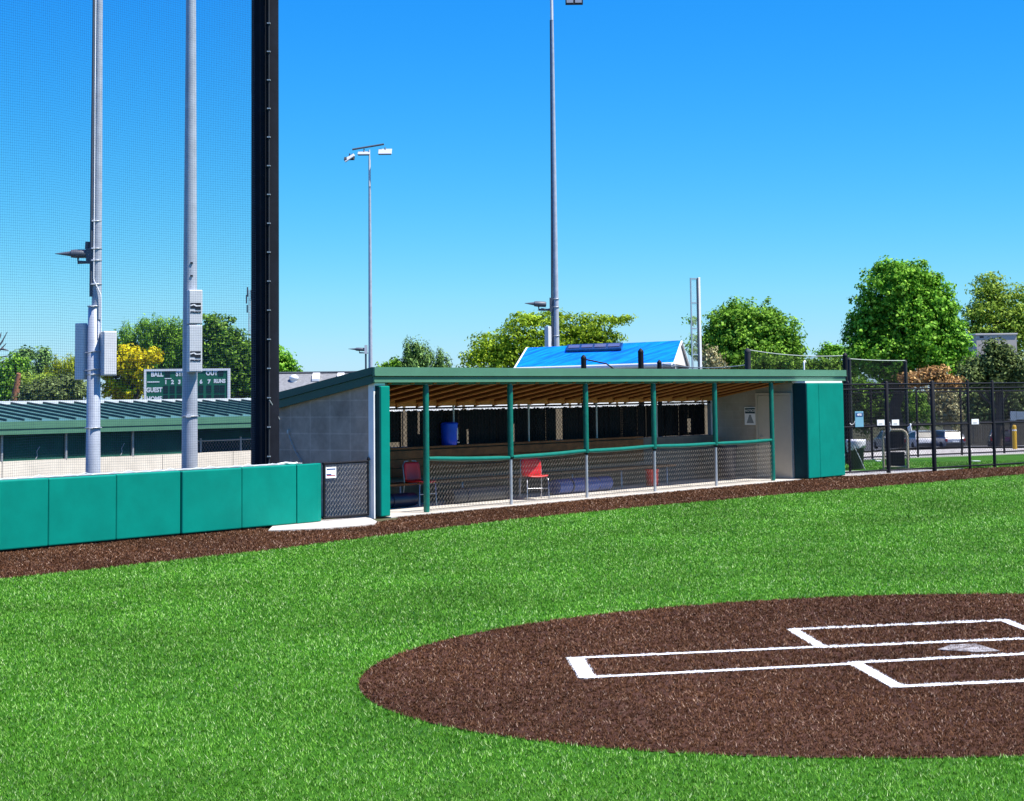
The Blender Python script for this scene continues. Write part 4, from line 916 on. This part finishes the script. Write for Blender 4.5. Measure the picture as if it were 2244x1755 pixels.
# ------------------------------------------------------------------ black fences on the right
def fence(name, label, pts, hgt, radii, rails, pitch=.045, wr_=.0042, cat='fence'):
    o = thing(name, label, cat, (pts[0].x, pts[0].y, 0)); o_ = Vector((pts[0].x, pts[0].y, 0))
    for p, r in zip(pts, radii):
        if r:
            q = p - o_; MB().path([(q.x, q.y, 0), (q.x, q.y, hgt + .03), (q.x, q.y, hgt + .06)], [r, r, r*.5], 14).build('post', BLACK, o)
    for a, c in zip(pts[:-1], pts[1:]):
        a_, c_ = a - o_, c - o_; L_ = (c_ - a_).length; yaw = math.atan2(c_.y - a_.y, c_.x - a_.x)
        for z in rails:
            r_o = MB().tube((0, 0, z), (L_, 0, z), .021, n=8).build('rail', BLACK, o); r_o.location = (a_.x, a_.y, 0); r_o.rotation_euler = (0, 0, yaw)
        m_o = chainlink(MB(), .03, L_ - .03, .05, hgt, .0, pitch, wr_).build('chain_link', BLACK, o); m_o.location = (a_.x, a_.y, 0); m_o.rotation_euler = (0, 0, yaw)
    return o
NF = [W(15.20, -.25), G(1947.5, 1038), G(2048, 1033), G(2126, 1028), G(2180, 1025.5), G(2300, 1018)]
fence('chain_link_fence', 'tall black mesh fence running right from the big teal pad', NF, 2.22, [.03, .052, .058, .036, .042, .04], [.09, 1.17, 2.08, 2.2])
MB_ = None
BF = [G(1853, 1010), G(1912, 1007), G(2012, 1003), G(2108.5, 999), G(2201, 995), G(2300, 990.5)]
fence('chain_link_fence', 'second black mesh fence farther back along the pale sidewalk', BF, 2.0, [.034]*6, [.08, 1.02, 1.98], .05, .0034)
ap = thing('corner_post', 'slim black post with a hose hook just right of the big teal pad', 'post', G(1863, 1037))
MB().tube((0, 0, 0), (0, 0, 2.24), .034, n=10).build('shaft', BLACK, ap); MB().path([(0, 0, 1.27), (.05, -.02, 1.20), (.12, -.02, 1.22), (.16, -.02, 1.30)], .014, 6).build('hook', SIGNW, ap)
MB().lathe((0, 0, 2.24), [(.04, 0), (.036, .03), (.01, .06)], 10).build('cap', BLACK, ap)

fdir = (NF[1] - NF[0]).normalized(); fyaw = math.atan2(fdir.y, fdir.x)
def fence_sign(px0, px1, py0, py1, label, face, hdr=None, word=None, name='fence_sign', lines=True):
    n = (NF[1] - NF[0]) if px1 < 1949 else (NF[2] - NF[1]) if px1 < 2048 else (NF[4] - NF[3])
    base = NF[0] if px1 < 1949 else NF[1] if px1 < 2048 else NF[3]
    u = n.normalized(); nn = Vector((-u.y, u.x, 0)); bp = base - nn * .03
    def hit(px, py): d_ = ray(px, py); return EYE + d_ * (((bp - EYE).dot(nn)) / d_.dot(nn))
    a, c = hit(px0, py1), hit(px1, py0); w = (c - a).dot(u); h = c.z - a.z
    t = thing(name, label, 'sign', (a.x, a.y, a.z), math.atan2(u.y, u.x))
    MB().box(0, w, -.006, 0, 0, h).build('board', face, t, .004, 1)
    if hdr: MB().box(w*.08, w*.92, -.010, -.0065, h*.66, h*.9).build('header', hdr, t)
    if word: text_part('lettering', word, h*.17, SIGNW, t, frame_mtx((w/2, -.0105, h*.78), (1, 0, 0), (0, 0, 1)), .003, .62)
    if lines: MB().box(w*.2, w*.7, -.009, -.0065, h*.24, h*.33).build('text_bar', INK, t)
    return t
fence_sign(1874, 1891.5, 901, 936, 'tall pale blue notice on the black fence beside the teal pad', SIGNT, SIGNB, 'NOTICE', lines=False)
fence_sign(1922, 1938, 919.5, 932.5, 'white sign on the black fence just left of the thick gate post', SIGNW)
fence_sign(1954.5, 1970, 919.5, 932.5, 'white sign on the black fence just right of the thick gate post', SIGNW)
fence_sign(2129, 2144.5, 918, 930, 'white sign on the black fence near the parked cars', SIGNW)
for px, py, lb in ((1948, 938, 'white knotted rag tied to the thick black gate post'), (1993, 941, 'white knotted rag tied to the fence rail above the padded screen')):
    v = G(px, 1036); b_ = at(px, py, v.y - .12)
    t = MB(); 
    for q in range(5): t.path([b_ + Vector((random.uniform(-.03, .03), 0, -.10 + q*.04)), b_ + Vector((random.uniform(-.05, .06), -.02, -.06 + q*.05)), b_ + Vector((.03, -.01, .06 + q*.02))], [.012, .022, .01], 6)
    tag(t.build('rag', SIGNW), lb, 'rag')

# bin, screen, plates, bollard
v = G(1877, 1029); tb_ = thing('waste_bin', 'charcoal waste bin with a white liner beside the teal pad', 'bin', (v.x, v.y, .02))
MB().lathe((0, 0, 0), [(.17, 0), (.18, .02), (.215, .64), (.23, .65), (.23, .70)], 20).build('body', BINK, tb_)
lb = MB(); prof = [(.236, .50), (.242, .55), (.25, .62), (.252, .71), (.245, .76), (.20, .72), (.15, .66)]; n = 24
for j, (r, z) in enumerate(prof):
    for i in range(n):
        a = 2*math.pi*i/n; rr = r * (1 + .04*math.sin(i*5.1 + j)); lb.v.append((rr*math.cos(a), rr*math.sin(a), z + (.07*math.sin(a*1.0 + 2.2) + .03*math.sin(i*2.3) if j == 0 else .012*math.sin(i*3.1))))
lb.f = [(j*n+i, j*n+(i+1) % n, (j+1)*n+(i+1) % n, (j+1)*n+i) for j in range(len(prof)-1) for i in range(n)]; lb.sm = [True]*len(lb.f)
lb.build('liner', BAG, tb_)
MB().path([(-.12, -.33, .62), (.02, -.38, .3), (.14, -.42, .0)], .012, 6).build('litter_picker', GALV, tb_)
v = G(1855, 1012); bg = MB()
bg.lathe((0, 0, 0), [(.05, 0), (.11, .04), (.12, .12), (.07, .2), (.03, .24)], 10); bg = bg.build('plastic_bag', BAG); bg.location = (v.x, v.y, .02); tag(bg, 'small white plastic bag beside the waste bin', 'bag')
v0, v1 = G(1937, 1029), G(1990, 1029); ls = thing('pitching_screen', 'beige padded pitching screen with dark netting behind the black fence', 'screen', (v0.x, v0.y, .01), math.atan2(v1.y - v0.y, v1.x - v0.x))
wL = (v1 - v0).length; hL = at(1960, 943, v0.y).z
MB().path([(0, 0, 0), (0, 0, hL - .16), (.03, 0, hL - .06), (.12, 0, hL), (wL - .12, 0, hL), (wL - .03, 0, hL - .06), (wL, 0, hL - .16), (wL, 0, 0)], .035, 10).build('frame', LFRAME, ls)
MB().tube((0, 0, .06), (wL, 0, .06), .03, n=8).build('frame', LFRAME, ls)
nt_ = MB()
for i in range(int(wL/.03)): nt_.tube((.02 + i*.03, .01, .06), (.02 + i*.03, .01, hL - .04), .004, n=3)
for j in range(int(hL/.03)): nt_.tube((.0, .01, .06 + j*.03), (wL, .01, .06 + j*.03), .004, n=3)
nt_.build('netting', NETK, ls)
bb = MB(); bb.box(.08, wL - .08, .06, .12, .0, .44).build('lower_panel', BINK, ls)
for px, py, wp, lb in ((1925, 1012, 11, 'small white plate lying on the turf by the padded screen'), (2139, 1012.5, 16, 'white plate lying on the turf under the last white fence sign')):
    v = G(px, py); w = wp * v.y / FPX
    pl_ = MB().box(-w/2, w/2, -.10, .10, 0, .02).build('pitching_plate', SIGNW, None, .005, 1); pl_.location = (v.x, v.y, .02); tag(pl_, lb, 'plate')
v = G(2224, 985.5); yb = thing('bollard', 'bright yellow bollard by the sidewalk at the right edge', 'bollard', (v.x, v.y, 0)); hb = at(2222, 931, v.y).z; r = 6.3 * v.y / FPX / 1.0 * .78
MB().lathe((0, 0, 0), [(r*1.05, 0), (r, .04), (r, hb - .07), (r*.85, hb - .02), (r*.35, hb)], 18).build('sleeve', YEL, yb)
MB().lathe((0, 0, hb - .2), [(r*1.02, 0), (r*1.02, .05)], 18).build('reflective_band', SIGNW, yb)

# ------------------------------------------------------------------ parking lot: cars, boards, plank fence
def car(px, py, Y, yaw, paint, label):
    b_ = at(px, py, Y); t = thing('parked_car', label, 'car', (b_.x, b_.y, zg(b_.x, b_.y) + .07), yaw, 'cars parked beyond the fence')
    side = [(-2.1, .30), (-2.15, .62), (-2.05, .92), (-1.9, 1.0), (1.0, .98), (1.85, .86), (2.12, .66), (2.15, .32), (1.75, .22), (-1.8, .22)]
    MB().prism([(y, -.88, z) for y, z in side], (0, 1.76, 0)).build('body', paint, t, .07, 3)
    cab = [(-2.0, .985), (-1.62, 1.44), (-1.35, 1.50), (.15, 1.50), (.95, .985)]
    ca = MB(); n = len(cab)
    for s_, w0, w1 in ((-1, .84, .66), (1, .84, .66)):
        ca.v += [(y, s_ * (w0 if z < 1.1 else w1), z) for y, z in cab]
    ca.f = [tuple(range(n)), tuple(range(n, 2*n))[::-1]] + [(i, i + n, (i+1) % n + n, (i+1) % n) for i in range(n)]; ca.sm = [False]*len(ca.f)
    ca.build('cabin', GLASSD, t, .03, 2)
    MB().prism([(-1.6, -.62, 1.50), (.12, -.62, 1.505), (.12, .62, 1.505), (-1.6, .62, 1.50)], (0, 0, .03)).build('roof', paint, t, .012, 1)
    for s_ in (-1, 1):
        MB().path([(-1.99, s_*.84, .985), (-1.6, s_*.67, 1.46), (.12, s_*.67, 1.50), (.93, s_*.84, .99)], .035, 6).build('pillar', paint, t)
        MB().box(-2.17, -2.10, s_*.84 - (.16 if s_ > 0 else 0), s_*.84 + (.16 if s_ < 0 else 0), .66, .92).build('tail_light', LAMPR, t)
        for x in (-1.32, 1.35):
            w = MB().lathe((0, 0, 0), [(.20, -.11), (.31, -.11), (.33, -.06), (.33, .06), (.31, .11), (.20, .11)], 22).build('wheel', TIRE, t); w.location = (x, s_*.80, .33); w.rotation_euler = (math.pi/2, 0, 0)
            h = MB().lathe((0, 0, 0), [(.19, -.10), (.20, 0), (.19, .10)], 14).build('rim', CHROME, w)
    MB().box(-2.2, -2.12, -.8, .8, .34, .55).build('bumper', DGREY, t, .02, 1)
    MB().box(-2.21, -2.175, -.26, .26, .60, .72).build('number_plate', SIGNW, t)
    return t
car(2071, 984, 150, math.radians(100), CARS, 'silver car behind the fence right of the thick corner post')
car(2012, 984, 152, math.radians(96), CARW, 'white car behind the fence left of the silver car')
car(1950, 985, 150, math.radians(92), CARS, 'silver car half hidden behind the padded pitching screen')
car(2192, 985, 150, math.radians(78), CARD, 'dark red car behind the fence left of the yellow bollard')
wfn = thing('plank_fence', 'weathered vertical plank fence at the back of the parking lot', 'fence', (at(2190, 950, 166).x, 166, -3.2))
xx = at(2068, 950, 166).x - wfn.location.x; XE = at(2330, 950, 166).x - wfn.location.x; pf = MB()
while xx < XE: pf.box(xx, xx + .135, -.01 + random.uniform(-.012, .012), .02, .05, 2.25 + random.uniform(-.03, .03)); xx += .15
pf.build('planks', FENW, wfn)
for k in range(6): x = at(2068, 950, 166).x - wfn.location.x + k*2.1; MB().box(x, x + .1, .022, .12, 0, 2.2).build('fence_post', FENW, wfn)
nb = thing('notice_board', 'pale blue two-panel board on posts beyond the yellow bollard', 'board', (at(2240, 910, 104).x, 104, 0)); zz = zg(nb.location.x, 104)
for a, c, t0, t1 in ((2214, 2227, 901, 926), (2228, 2262, 901.5, 919)):
    xa_, xb_ = at(a, 910, 104).x - nb.location.x, at(c, 910, 104).x - nb.location.x; MB().box(xa_, xb_, -.03, .03, px2z(2230, t1, 104), px2z(2230, t0, 104)).build('panel', mat('pale_blue_panel', (.42, .52, .60)), nb)
for px in (2215, 2260): x = at(px, 910, 104).x - nb.location.x; MB().box(x - .04, x + .04, .035, .11, zz, px2z(2230, 901, 104)).build('leg', DGREY, nb)

# ------------------------------------------------------------------ trees and shrubs
def lm_(name, base, hi, lo, tr=.42, big=.18):
    base, hi, lo = (tuple(v * f for v, f in zip(q, (1.24, 1.34, 1.1))) for q in (base, hi, lo))
    return leafmat(name, [(0.0, lo), (.45, base), (.85, hi), (.97, tuple(min(1, c*1.5) for c in hi))], tr, .5, big)
LG = lm_('leaf_bright_green', (.135, .33, .024), (.33, .60, .08), (.032, .115, .008))
LM = lm_('leaf_mid_green', (.15, .30, .030), (.30, .49, .07), (.05, .13, .014))
LD = lm_('leaf_dark_green', (.115, .22, .026), (.24, .38, .06), (.035, .085, .012))
LO = lm_('leaf_olive_green', (.24, .35, .018), (.42, .54, .05), (.09, .155, .012))
LY = lm_('leaf_golden_yellow', (0.60, 0.46, 0.006), (0.80, 0.64, 0.02), (0.275, 0.225, 0.007), .25)
LYG = lm_('leaf_yellow_green', (0.312, 0.364, 0.026), (0.468, 0.494, 0.052), (0.117, 0.156, 0.016))
LJ = lm_('needle_grey_green', (.10, .135, .040), (.18, .22, .085), (.035, .048, .015), .15)
LP = lm_('needle_pine_green', (.13, .23, .06), (.24, .36, .12), (.045, .09, .03), .15)
LE = lm_('leaf_pale_elm', (.25, .36, .045), (.42, .53, .10), (.10, .16, .022))
LB = lm_('dry_twig_leaf', (0.360, 0.180, 0.072), (0.576, 0.312, 0.144), (0.144, 0.072, 0.036), .1)
LBR = lm_('dry_grass_leaf', (0.374, 0.308, 0.176), (0.550, 0.473, 0.308), (0.165, 0.132, 0.066), .15)

def tree(name, label, cat, blobs, Y, leaf, kind='broad', trunk=True, base_px=None, leafpx=3.2, dens=1.9, group=None, depth=.85, seed=1, spray=0.12, trunk_r=None, crown_name='crown'):
    rg = np.random.default_rng(seed); k = Y / FPX
    blobs = [(cx, cy, rx*1.07, ry*1.07) for cx, cy, rx, ry in blobs]; leafpx *= .86
    cs = [(np.array(at(cx, cy, Y + (rg.random() - .5) * rx * k * .5)), rx * k, rx * k * depth, ry * k) for cx, cy, rx, ry in blobs]
    bx = base_px if base_px else sum(q[0] * q[2] * q[3] for q in blobs) / sum(q[2] * q[3] for q in blobs)
    b_ = at(bx, 860, Y); gz = zg(b_.x, b_.y); base = np.array((b_.x, b_.y, gz))
    L = leafpx * Y / 1825.0
    P = []; NR = []; SZ = []
    for (c, rx, ry, rz), (_, _, px_, py_) in zip(cs, blobs):
        apx = math.pi * px_ * py_ * (1824 / 4000.0 * .456 / .456) ** 2 if False else math.pi * px_ * py_ * .208
        nl = int(apx * 10.5 / (leafpx ** 2) * dens) + 40
        nc = max(8, nl // 34)
        d_ = rg.normal(size=(nc, 3)); d_ /= np.linalg.norm(d_, axis=1)[:, None]
        rad = rg.random(nc) ** .38; rad[rg.random(nc) < spray] *= 1.13
        cc = c + d_ * rad[:, None] * np.array((rx, ry, rz))
        rc = L * (1.6 + 1.6 * rg.random(nc)) * (1.0 if kind != 'wispy' else 1.2)
        which = rg.integers(0, nc, nl)
        dd = rg.normal(size=(nl, 3)); dd /= np.linalg.norm(dd, axis=1)[:, None]
        sh_ = rg.random(nl) ** .5
        stretch = np.array((1.0, 1.0, .75)) if kind == 'broad' else np.array((.7, .7, 1.5)) if kind in ('conifer', 'upright') else np.array((1.5, 1.5, .5)) if kind == 'wispy' else np.array((1, 1, 1))
        P.append(cc[which] + dd * (rc[which] * sh_)[:, None] * stretch)
        nn = dd * .7 + d_[which] * .6 + rg.normal(size=(nl, 3)) * .55 + np.array((0, 0, .35)); NR.append(nn / np.linalg.norm(nn, axis=1)[:, None])
        SZ.append(L * (.55 + .7 * rg.random(nl)))
    P = np.concatenate(P); NR = np.concatenate(NR); SZ = np.concatenate(SZ); n = len(P)
    tv = rg.normal(size=(n, 3)); 
    if kind in ('conifer', 'upright'): tv = tv * .5 + np.array((0, 0, 1.2))
    tv -= NR * (tv * NR).sum(1)[:, None]; tv /= np.linalg.norm(tv, axis=1)[:, None] + 1e-9; bv = np.cross(NR, tv)
    ar = .55 if kind == 'broad' else .22 if kind in ('conifer', 'upright') else .34
    ln = 1.0 if kind == 'broad' else 1.5
    v = np.empty((n, 4, 3), np.float32)
    v[:, 0] = P - tv * (SZ * .5 * ln)[:, None]; v[:, 2] = P + tv * (SZ * .5 * ln)[:, None]
    v[:, 1] = P + bv * (SZ * ar)[:, None] + NR * (SZ * .12)[:, None]; v[:, 3] = P - bv * (SZ * ar)[:, None] + NR * (SZ * .12)[:, None]
    v -= base
    me = bpy.data.meshes.new(crown_name); me.vertices.add(n*4); me.vertices.foreach_set('co', v.ravel())
    me.loops.add(n*4); me.loops.foreach_set('vertex_index', np.arange(n*4, dtype=np.int32))
    me.polygons.add(n); me.polygons.foreach_set('loop_start', np.arange(0, n*4, 4, dtype=np.int32)); me.update(calc_edges=True)
    me.materials.append(leaf)
    t = thing(name, label, cat, tuple(base), 0, group)
    o = bpy.data.objects.new(crown_name, me); COL.objects.link(o); o.parent = t
    if trunk:
        zc = np.mean([c[0][2] for c in cs]); r = trunk_r or max(.12, .035 * (max(c[0][2] + c[3] for c in cs) - gz))
        tm_ = MB(); top = Vector((float(np.mean([c[0][0] for c in cs])) - base[0], 0, float(zc) - gz))
        fk = Vector((0, 0, top.z * .35))
        tm_.path([(0, 0, -.1), fk * .5 + Vector((r*.3, 0, 0)), fk, fk.lerp(top, .55) + Vector((r, 0, 0)), top], [r*1.25, r, r*.85, r*.6, r*.3], 10)
        for c in cs:
            q = Vector((c[0][0] - base[0], c[0][1] - base[1], c[0][2] - gz)); tm_.path([fk.lerp(top, .2), fk.lerp(q, .5) + Vector((0, 0, .1)), q], [r*.5, r*.32, r*.12], 6)
        tm_.build('trunk', BARK, t)
    return t
# right side
tree('maple_tree', 'big dense bright green maple standing above the black fence at the right', 'tree', [(1955,650,70,72),(1915,700,48,62),(1990,712,82,70),(1925,770,70,50),(2030,745,62,60),(1888,782,34,32),(2075,790,44,46),(1960,608,62,40),(2005,610,52,40),(2040,645,44,48),(2062,690,42,46),(2030,680,50,50),(1990,800,80,40),(2085,740,34,40),(2100,770,30,36),(2050,690,36,40),(1890,740,40,40)], 95, LG, seed=11, base_px=1960, leafpx=3.4, dens=1.5, spray=.22)
tree('broadleaf_tree', 'round mid-green tree just right of the white foul pole', 'tree', [(1600,730,56,62),(1640,702,68,42),(1700,742,50,52),(1565,770,38,45),(1650,775,88,48),(1725,775,36,34),(1560,735,18,22)], 115, LM, seed=12, leafpx=3.2)
tree('twiggy_tree', 'thin sprays of a sparse young tree behind the foul pole wing', 'tree', [(1512,703,13,10),(1519,742,17,8),(1507,757,10,6),(1518,772,15,8)], 100, LM, 'wispy', seed=13, dens=.55, leafpx=2.6, trunk_r=.03, base_px=1522)
tree('elm_tree', 'pale olive elm with a wispy top at the right edge', 'tree', [(2195,700,66,52),(2160,672,38,40),(2235,690,40,60),(2170,622,26,22),(2180,640,30,24),(2150,740,50,42),(2215,745,50,50),(2130,700,24,30)], 210, LE, 'wispy', seed=14, dens=1.0, leafpx=3.0, spray=.25)
tree('pine_tree', 'dark grey-green pine in front of the tan building at the right', 'tree', [(2190,800,52,34),(2140,812,40,26),(2235,808,40,34),(2178,765,24,18),(2200,770,20,16),(2120,828,34,20),(2200,832,60,20)], 88, LJ, 'needle', seed=15, leafpx=3.2)
tree('small_tree', 'small green treetop between the round tree and the big maple', 'tree', [(1832,772,26,13),(1800,776,16,9),(1812,760,5,9),(1850,770,18,11)], 150, LG, seed=16, leafpx=2.8)
tree('hedge', 'dark green hedge seen through the cage net behind the dugout', 'hedge', [(1680,800,50,24),(1745,806,50,22),(1805,808,50,20),(1850,812,30,22)], 108, LD, seed=17, trunk=False, crown_name='foliage')
tree('brush_pile', 'orange-brown heap of dry brush below the big maple', 'brush', [(2040,826,40,17),(2068,838,34,14),(2008,832,26,18),(2050,812,20,8)], 82, LB, 'wispy', seed=18, trunk=False, leafpx=3.2, crown_name='twigs')
tree('dry_shrub', 'pale dry shrub at the foot of the cream gable', 'shrub', [(1560,792,22,26),(1580,806,20,16),(1548,775,8,16)], 72, LBR, 'upright', seed=19, trunk=False, dens=.8, leafpx=3.0, crown_name='twigs')
tree('shrub', 'grey-green shrub behind the fence above the pitching screen', 'shrub', [(1890,890,45,50),(1950,880,50,55),(2000,900,40,45),(1870,850,40,25)], 120, LD, seed=20, trunk=False, crown_name='foliage', leafpx=3.0)
tree('shrub', 'tan and green brush behind the fence above the silver car', 'shrub', [(2060,890,42,40),(2085,910,30,30),(2045,860,30,20)], 125, LBR, seed=21, trunk=False, crown_name='foliage', leafpx=3.0, dens=1.1)
tree('shrub', 'olive shrub row above the plank fence at the right', 'shrub', [(2110,885,40,40),(2160,880,50,42),(2220,880,50,45),(2280,880,50,45),(2140,905,50,22)], 175, LJ, seed=22, trunk=False, crown_name='foliage', leafpx=2.8)
# middle
tree('honey_locust', 'feathery olive-green locust tree behind the blue roof', 'tree', [(1085,762,46,40),(1150,740,52,48),(1048,790,34,24),(1110,790,60,34),(1235,730,50,44),(1200,780,80,34),(1300,722,38,34),(1350,702,36,10),(1335,745,26,18),(1170,700,22,12),(1280,760,60,30),(1212,690,24,10)], 120, LO, 'wispy', seed=31, leafpx=3.0, dens=1.25, spray=.28)
tree('cypress_tree', 'bluish-green upright conifer left of the locust, the tallest of a small clump', 'tree', [(898,785,20,34),(912,775,18,24),(930,790,22,28),(905,800,30,20)], 150, LP, 'upright', seed=32, leafpx=2.8)
tree('cypress_tree', 'small upright conifer between the clump and the locust tree', 'tree', [(963,790,11,20),(972,800,14,14),(955,804,12,12)], 152, LP, 'upright', seed=33, leafpx=2.6)
tree('low_shrub', 'low pale green shrub rising over the left part of the dugout roof', 'shrub', [(866,801,18,10),(845,804,14,7),(866,790,6,8)], 150, LM, seed=34, trunk=False, leafpx=2.6, crown_name='foliage')
tree('broadleaf_tree', 'bright green rounded tree just right of the thick black pole', 'tree', [(612,802,34,32),(632,815,24,22),(598,795,30,34)], 98, LG, seed=35, leafpx=3.0)
# left
tree('chestnut_tree', 'large dark green tree behind the scoreboard, left of the black pole', 'tree', [(478,735,40,44),(455,790,44,60),(512,780,44,56),(540,810,40,48),(490,842,66,40),(560,850,36,40),(545,770,18,20)], 110, LD, seed=41, leafpx=3.4)
tree('conifer_tree', 'broad green spiky-topped tree behind the golden shrub', 'tree', [(300,750,46,36),(345,736,40,34),(385,745,36,42),(272,772,30,36),(405,790,40,60),(340,790,64,44),(380,830,50,40)], 122, LM, 'upright', seed=42, leafpx=3.2)
tree('golden_tree', 'golden yellow tree between the two near floodlight poles', 'tree', [(275,792,40,32),(318,778,38,16),(300,812,36,24),(246,842,26,28),(282,850,34,30),(250,800,24,24)], 100, LY, seed=43, leafpx=3.2)
tree('yellow_shrub', 'yellow-green shrub left of the leftmost floodlight pole', 'shrub', [(142,808,30,20),(168,812,26,26),(118,822,20,14)], 104, LYG, 'upright', seed=44, trunk=False, leafpx=3.0, crown_name='foliage')
tree('juniper_shrub', 'dark olive juniper spreading above the far dugout roof', 'shrub', [(115,862,58,26),(70,862,36,22),(165,864,36,26),(140,842,40,18)], 84, LJ, 'needle', seed=45, trunk=False, leafpx=3.2, crown_name='foliage')
tree('broadleaf_tree', 'green tree at the left edge beside the orange-brown trunk', 'tree', [(18,830,34,38),(8,860,26,28),(38,802,20,24)], 106, LM, seed=46, leafpx=3.2)
tree('pine_tree', 'light green pine top, the left of two above the juniper', 'tree', [(52,792,18,26),(45,815,26,24),(62,778,10,14)], 110, LP, 'needle', seed=47, leafpx=3.0)
tree('pine_tree', 'grey-green pine top, the right of two above the juniper', 'tree', [(92,795,16,24),(88,820,22,22),(97,780,8,12)], 112, LP, 'needle', seed=48, leafpx=3.0)
tree('olive_shrub', 'brownish olive shrub behind the juniper', 'shrub', [(75,838,34,16),(110,836,24,14)], 95, LE, 'wispy', seed=49, trunk=False, leafpx=3.0, crown_name='foliage')
b_ = at(4, 860, 112); dt = thing('dead_tree', 'bare grey dead tree at the left edge', 'tree', (b_.x - .5, b_.y, zg(b_.x, b_.y)))
dm = MB(); rt = random.Random(5); pp = lambda px, py: at(px, py, 112) - Vector(dt.location)
dm.path([(0, 0, 0), pp(-14, 850), pp(-10, 790), pp(-6, 735)], [.22, .18, .12, .03], 8)
for a, m_, c in (((-10, 790), (4, 782), (22, 779)), ((-10, 775), (3, 764), (14, 752)), ((-9, 765), (4, 750), (16, 727)), ((-8, 750), (0, 738), (3, 728)), ((-10, 800), (6, 792), (12, 788)), ((4, 764), (10, 766), (19, 768))):
    dm.path([pp(*a), pp(*m_), pp(*c)], [.09, .055, .02], 5)
dm.build('branches', BARKD, dt)
b_ = at(36, 860, 90); tp = thing('wooden_post', 'orange-brown leaning trunk post among the shrubs at the left edge', 'post', (b_.x, b_.y, zg(b_.x, b_.y)))
q0, q1 = at(33, 868, 90) - Vector(tp.location), at(41, 820, 90) - Vector(tp.location)
MB().path([(q0.x - .1, 0, 0), q0, q1], [.26, .19, .11], 10).build('shaft', TERRA, tp); MB().path([q1, q1 + Vector((.02, 0, .06))], [.12, .08], 10).build('cap', TERRA, tp)
# distant lattice mast beside the black pole
b_ = at(547, 720, 420); cm = thing('radio_mast', 'thin distant lattice mast with antennas just left of the black pole', 'mast', (b_.x, 420, 0)); k = 420/FPX
z0, z1 = -3, px2z(547, 635, 420); lat = MB()
for q in range(3): a = q*2.094; lat.tube((.45*math.cos(a), .45*math.sin(a), z0), (.25*math.cos(a), .25*math.sin(a), z1), .07, n=5)
for i in range(30):
    z = z0 + (z1-z0)*i/30; a = (i % 3)*2.094; lat.tube((.4*math.cos(a), .4*math.sin(a), z), (.4*math.cos(a+2.094), .4*math.sin(a+2.094), z + (z1-z0)/30), .04, n=4)
lat.build('lattice', GALV, cm)
for dx_, py, h in ((-.5, 650, 2.2), (-.7, 665, 2.0), (.4, 655, 2.0), (-.55, 685, 1.8)): MB().box(dx_ - .15, dx_ + .15, -.15, .15, px2z(547, py, 420), px2z(547, py, 420) + h).build('antenna', MGREY, cm)
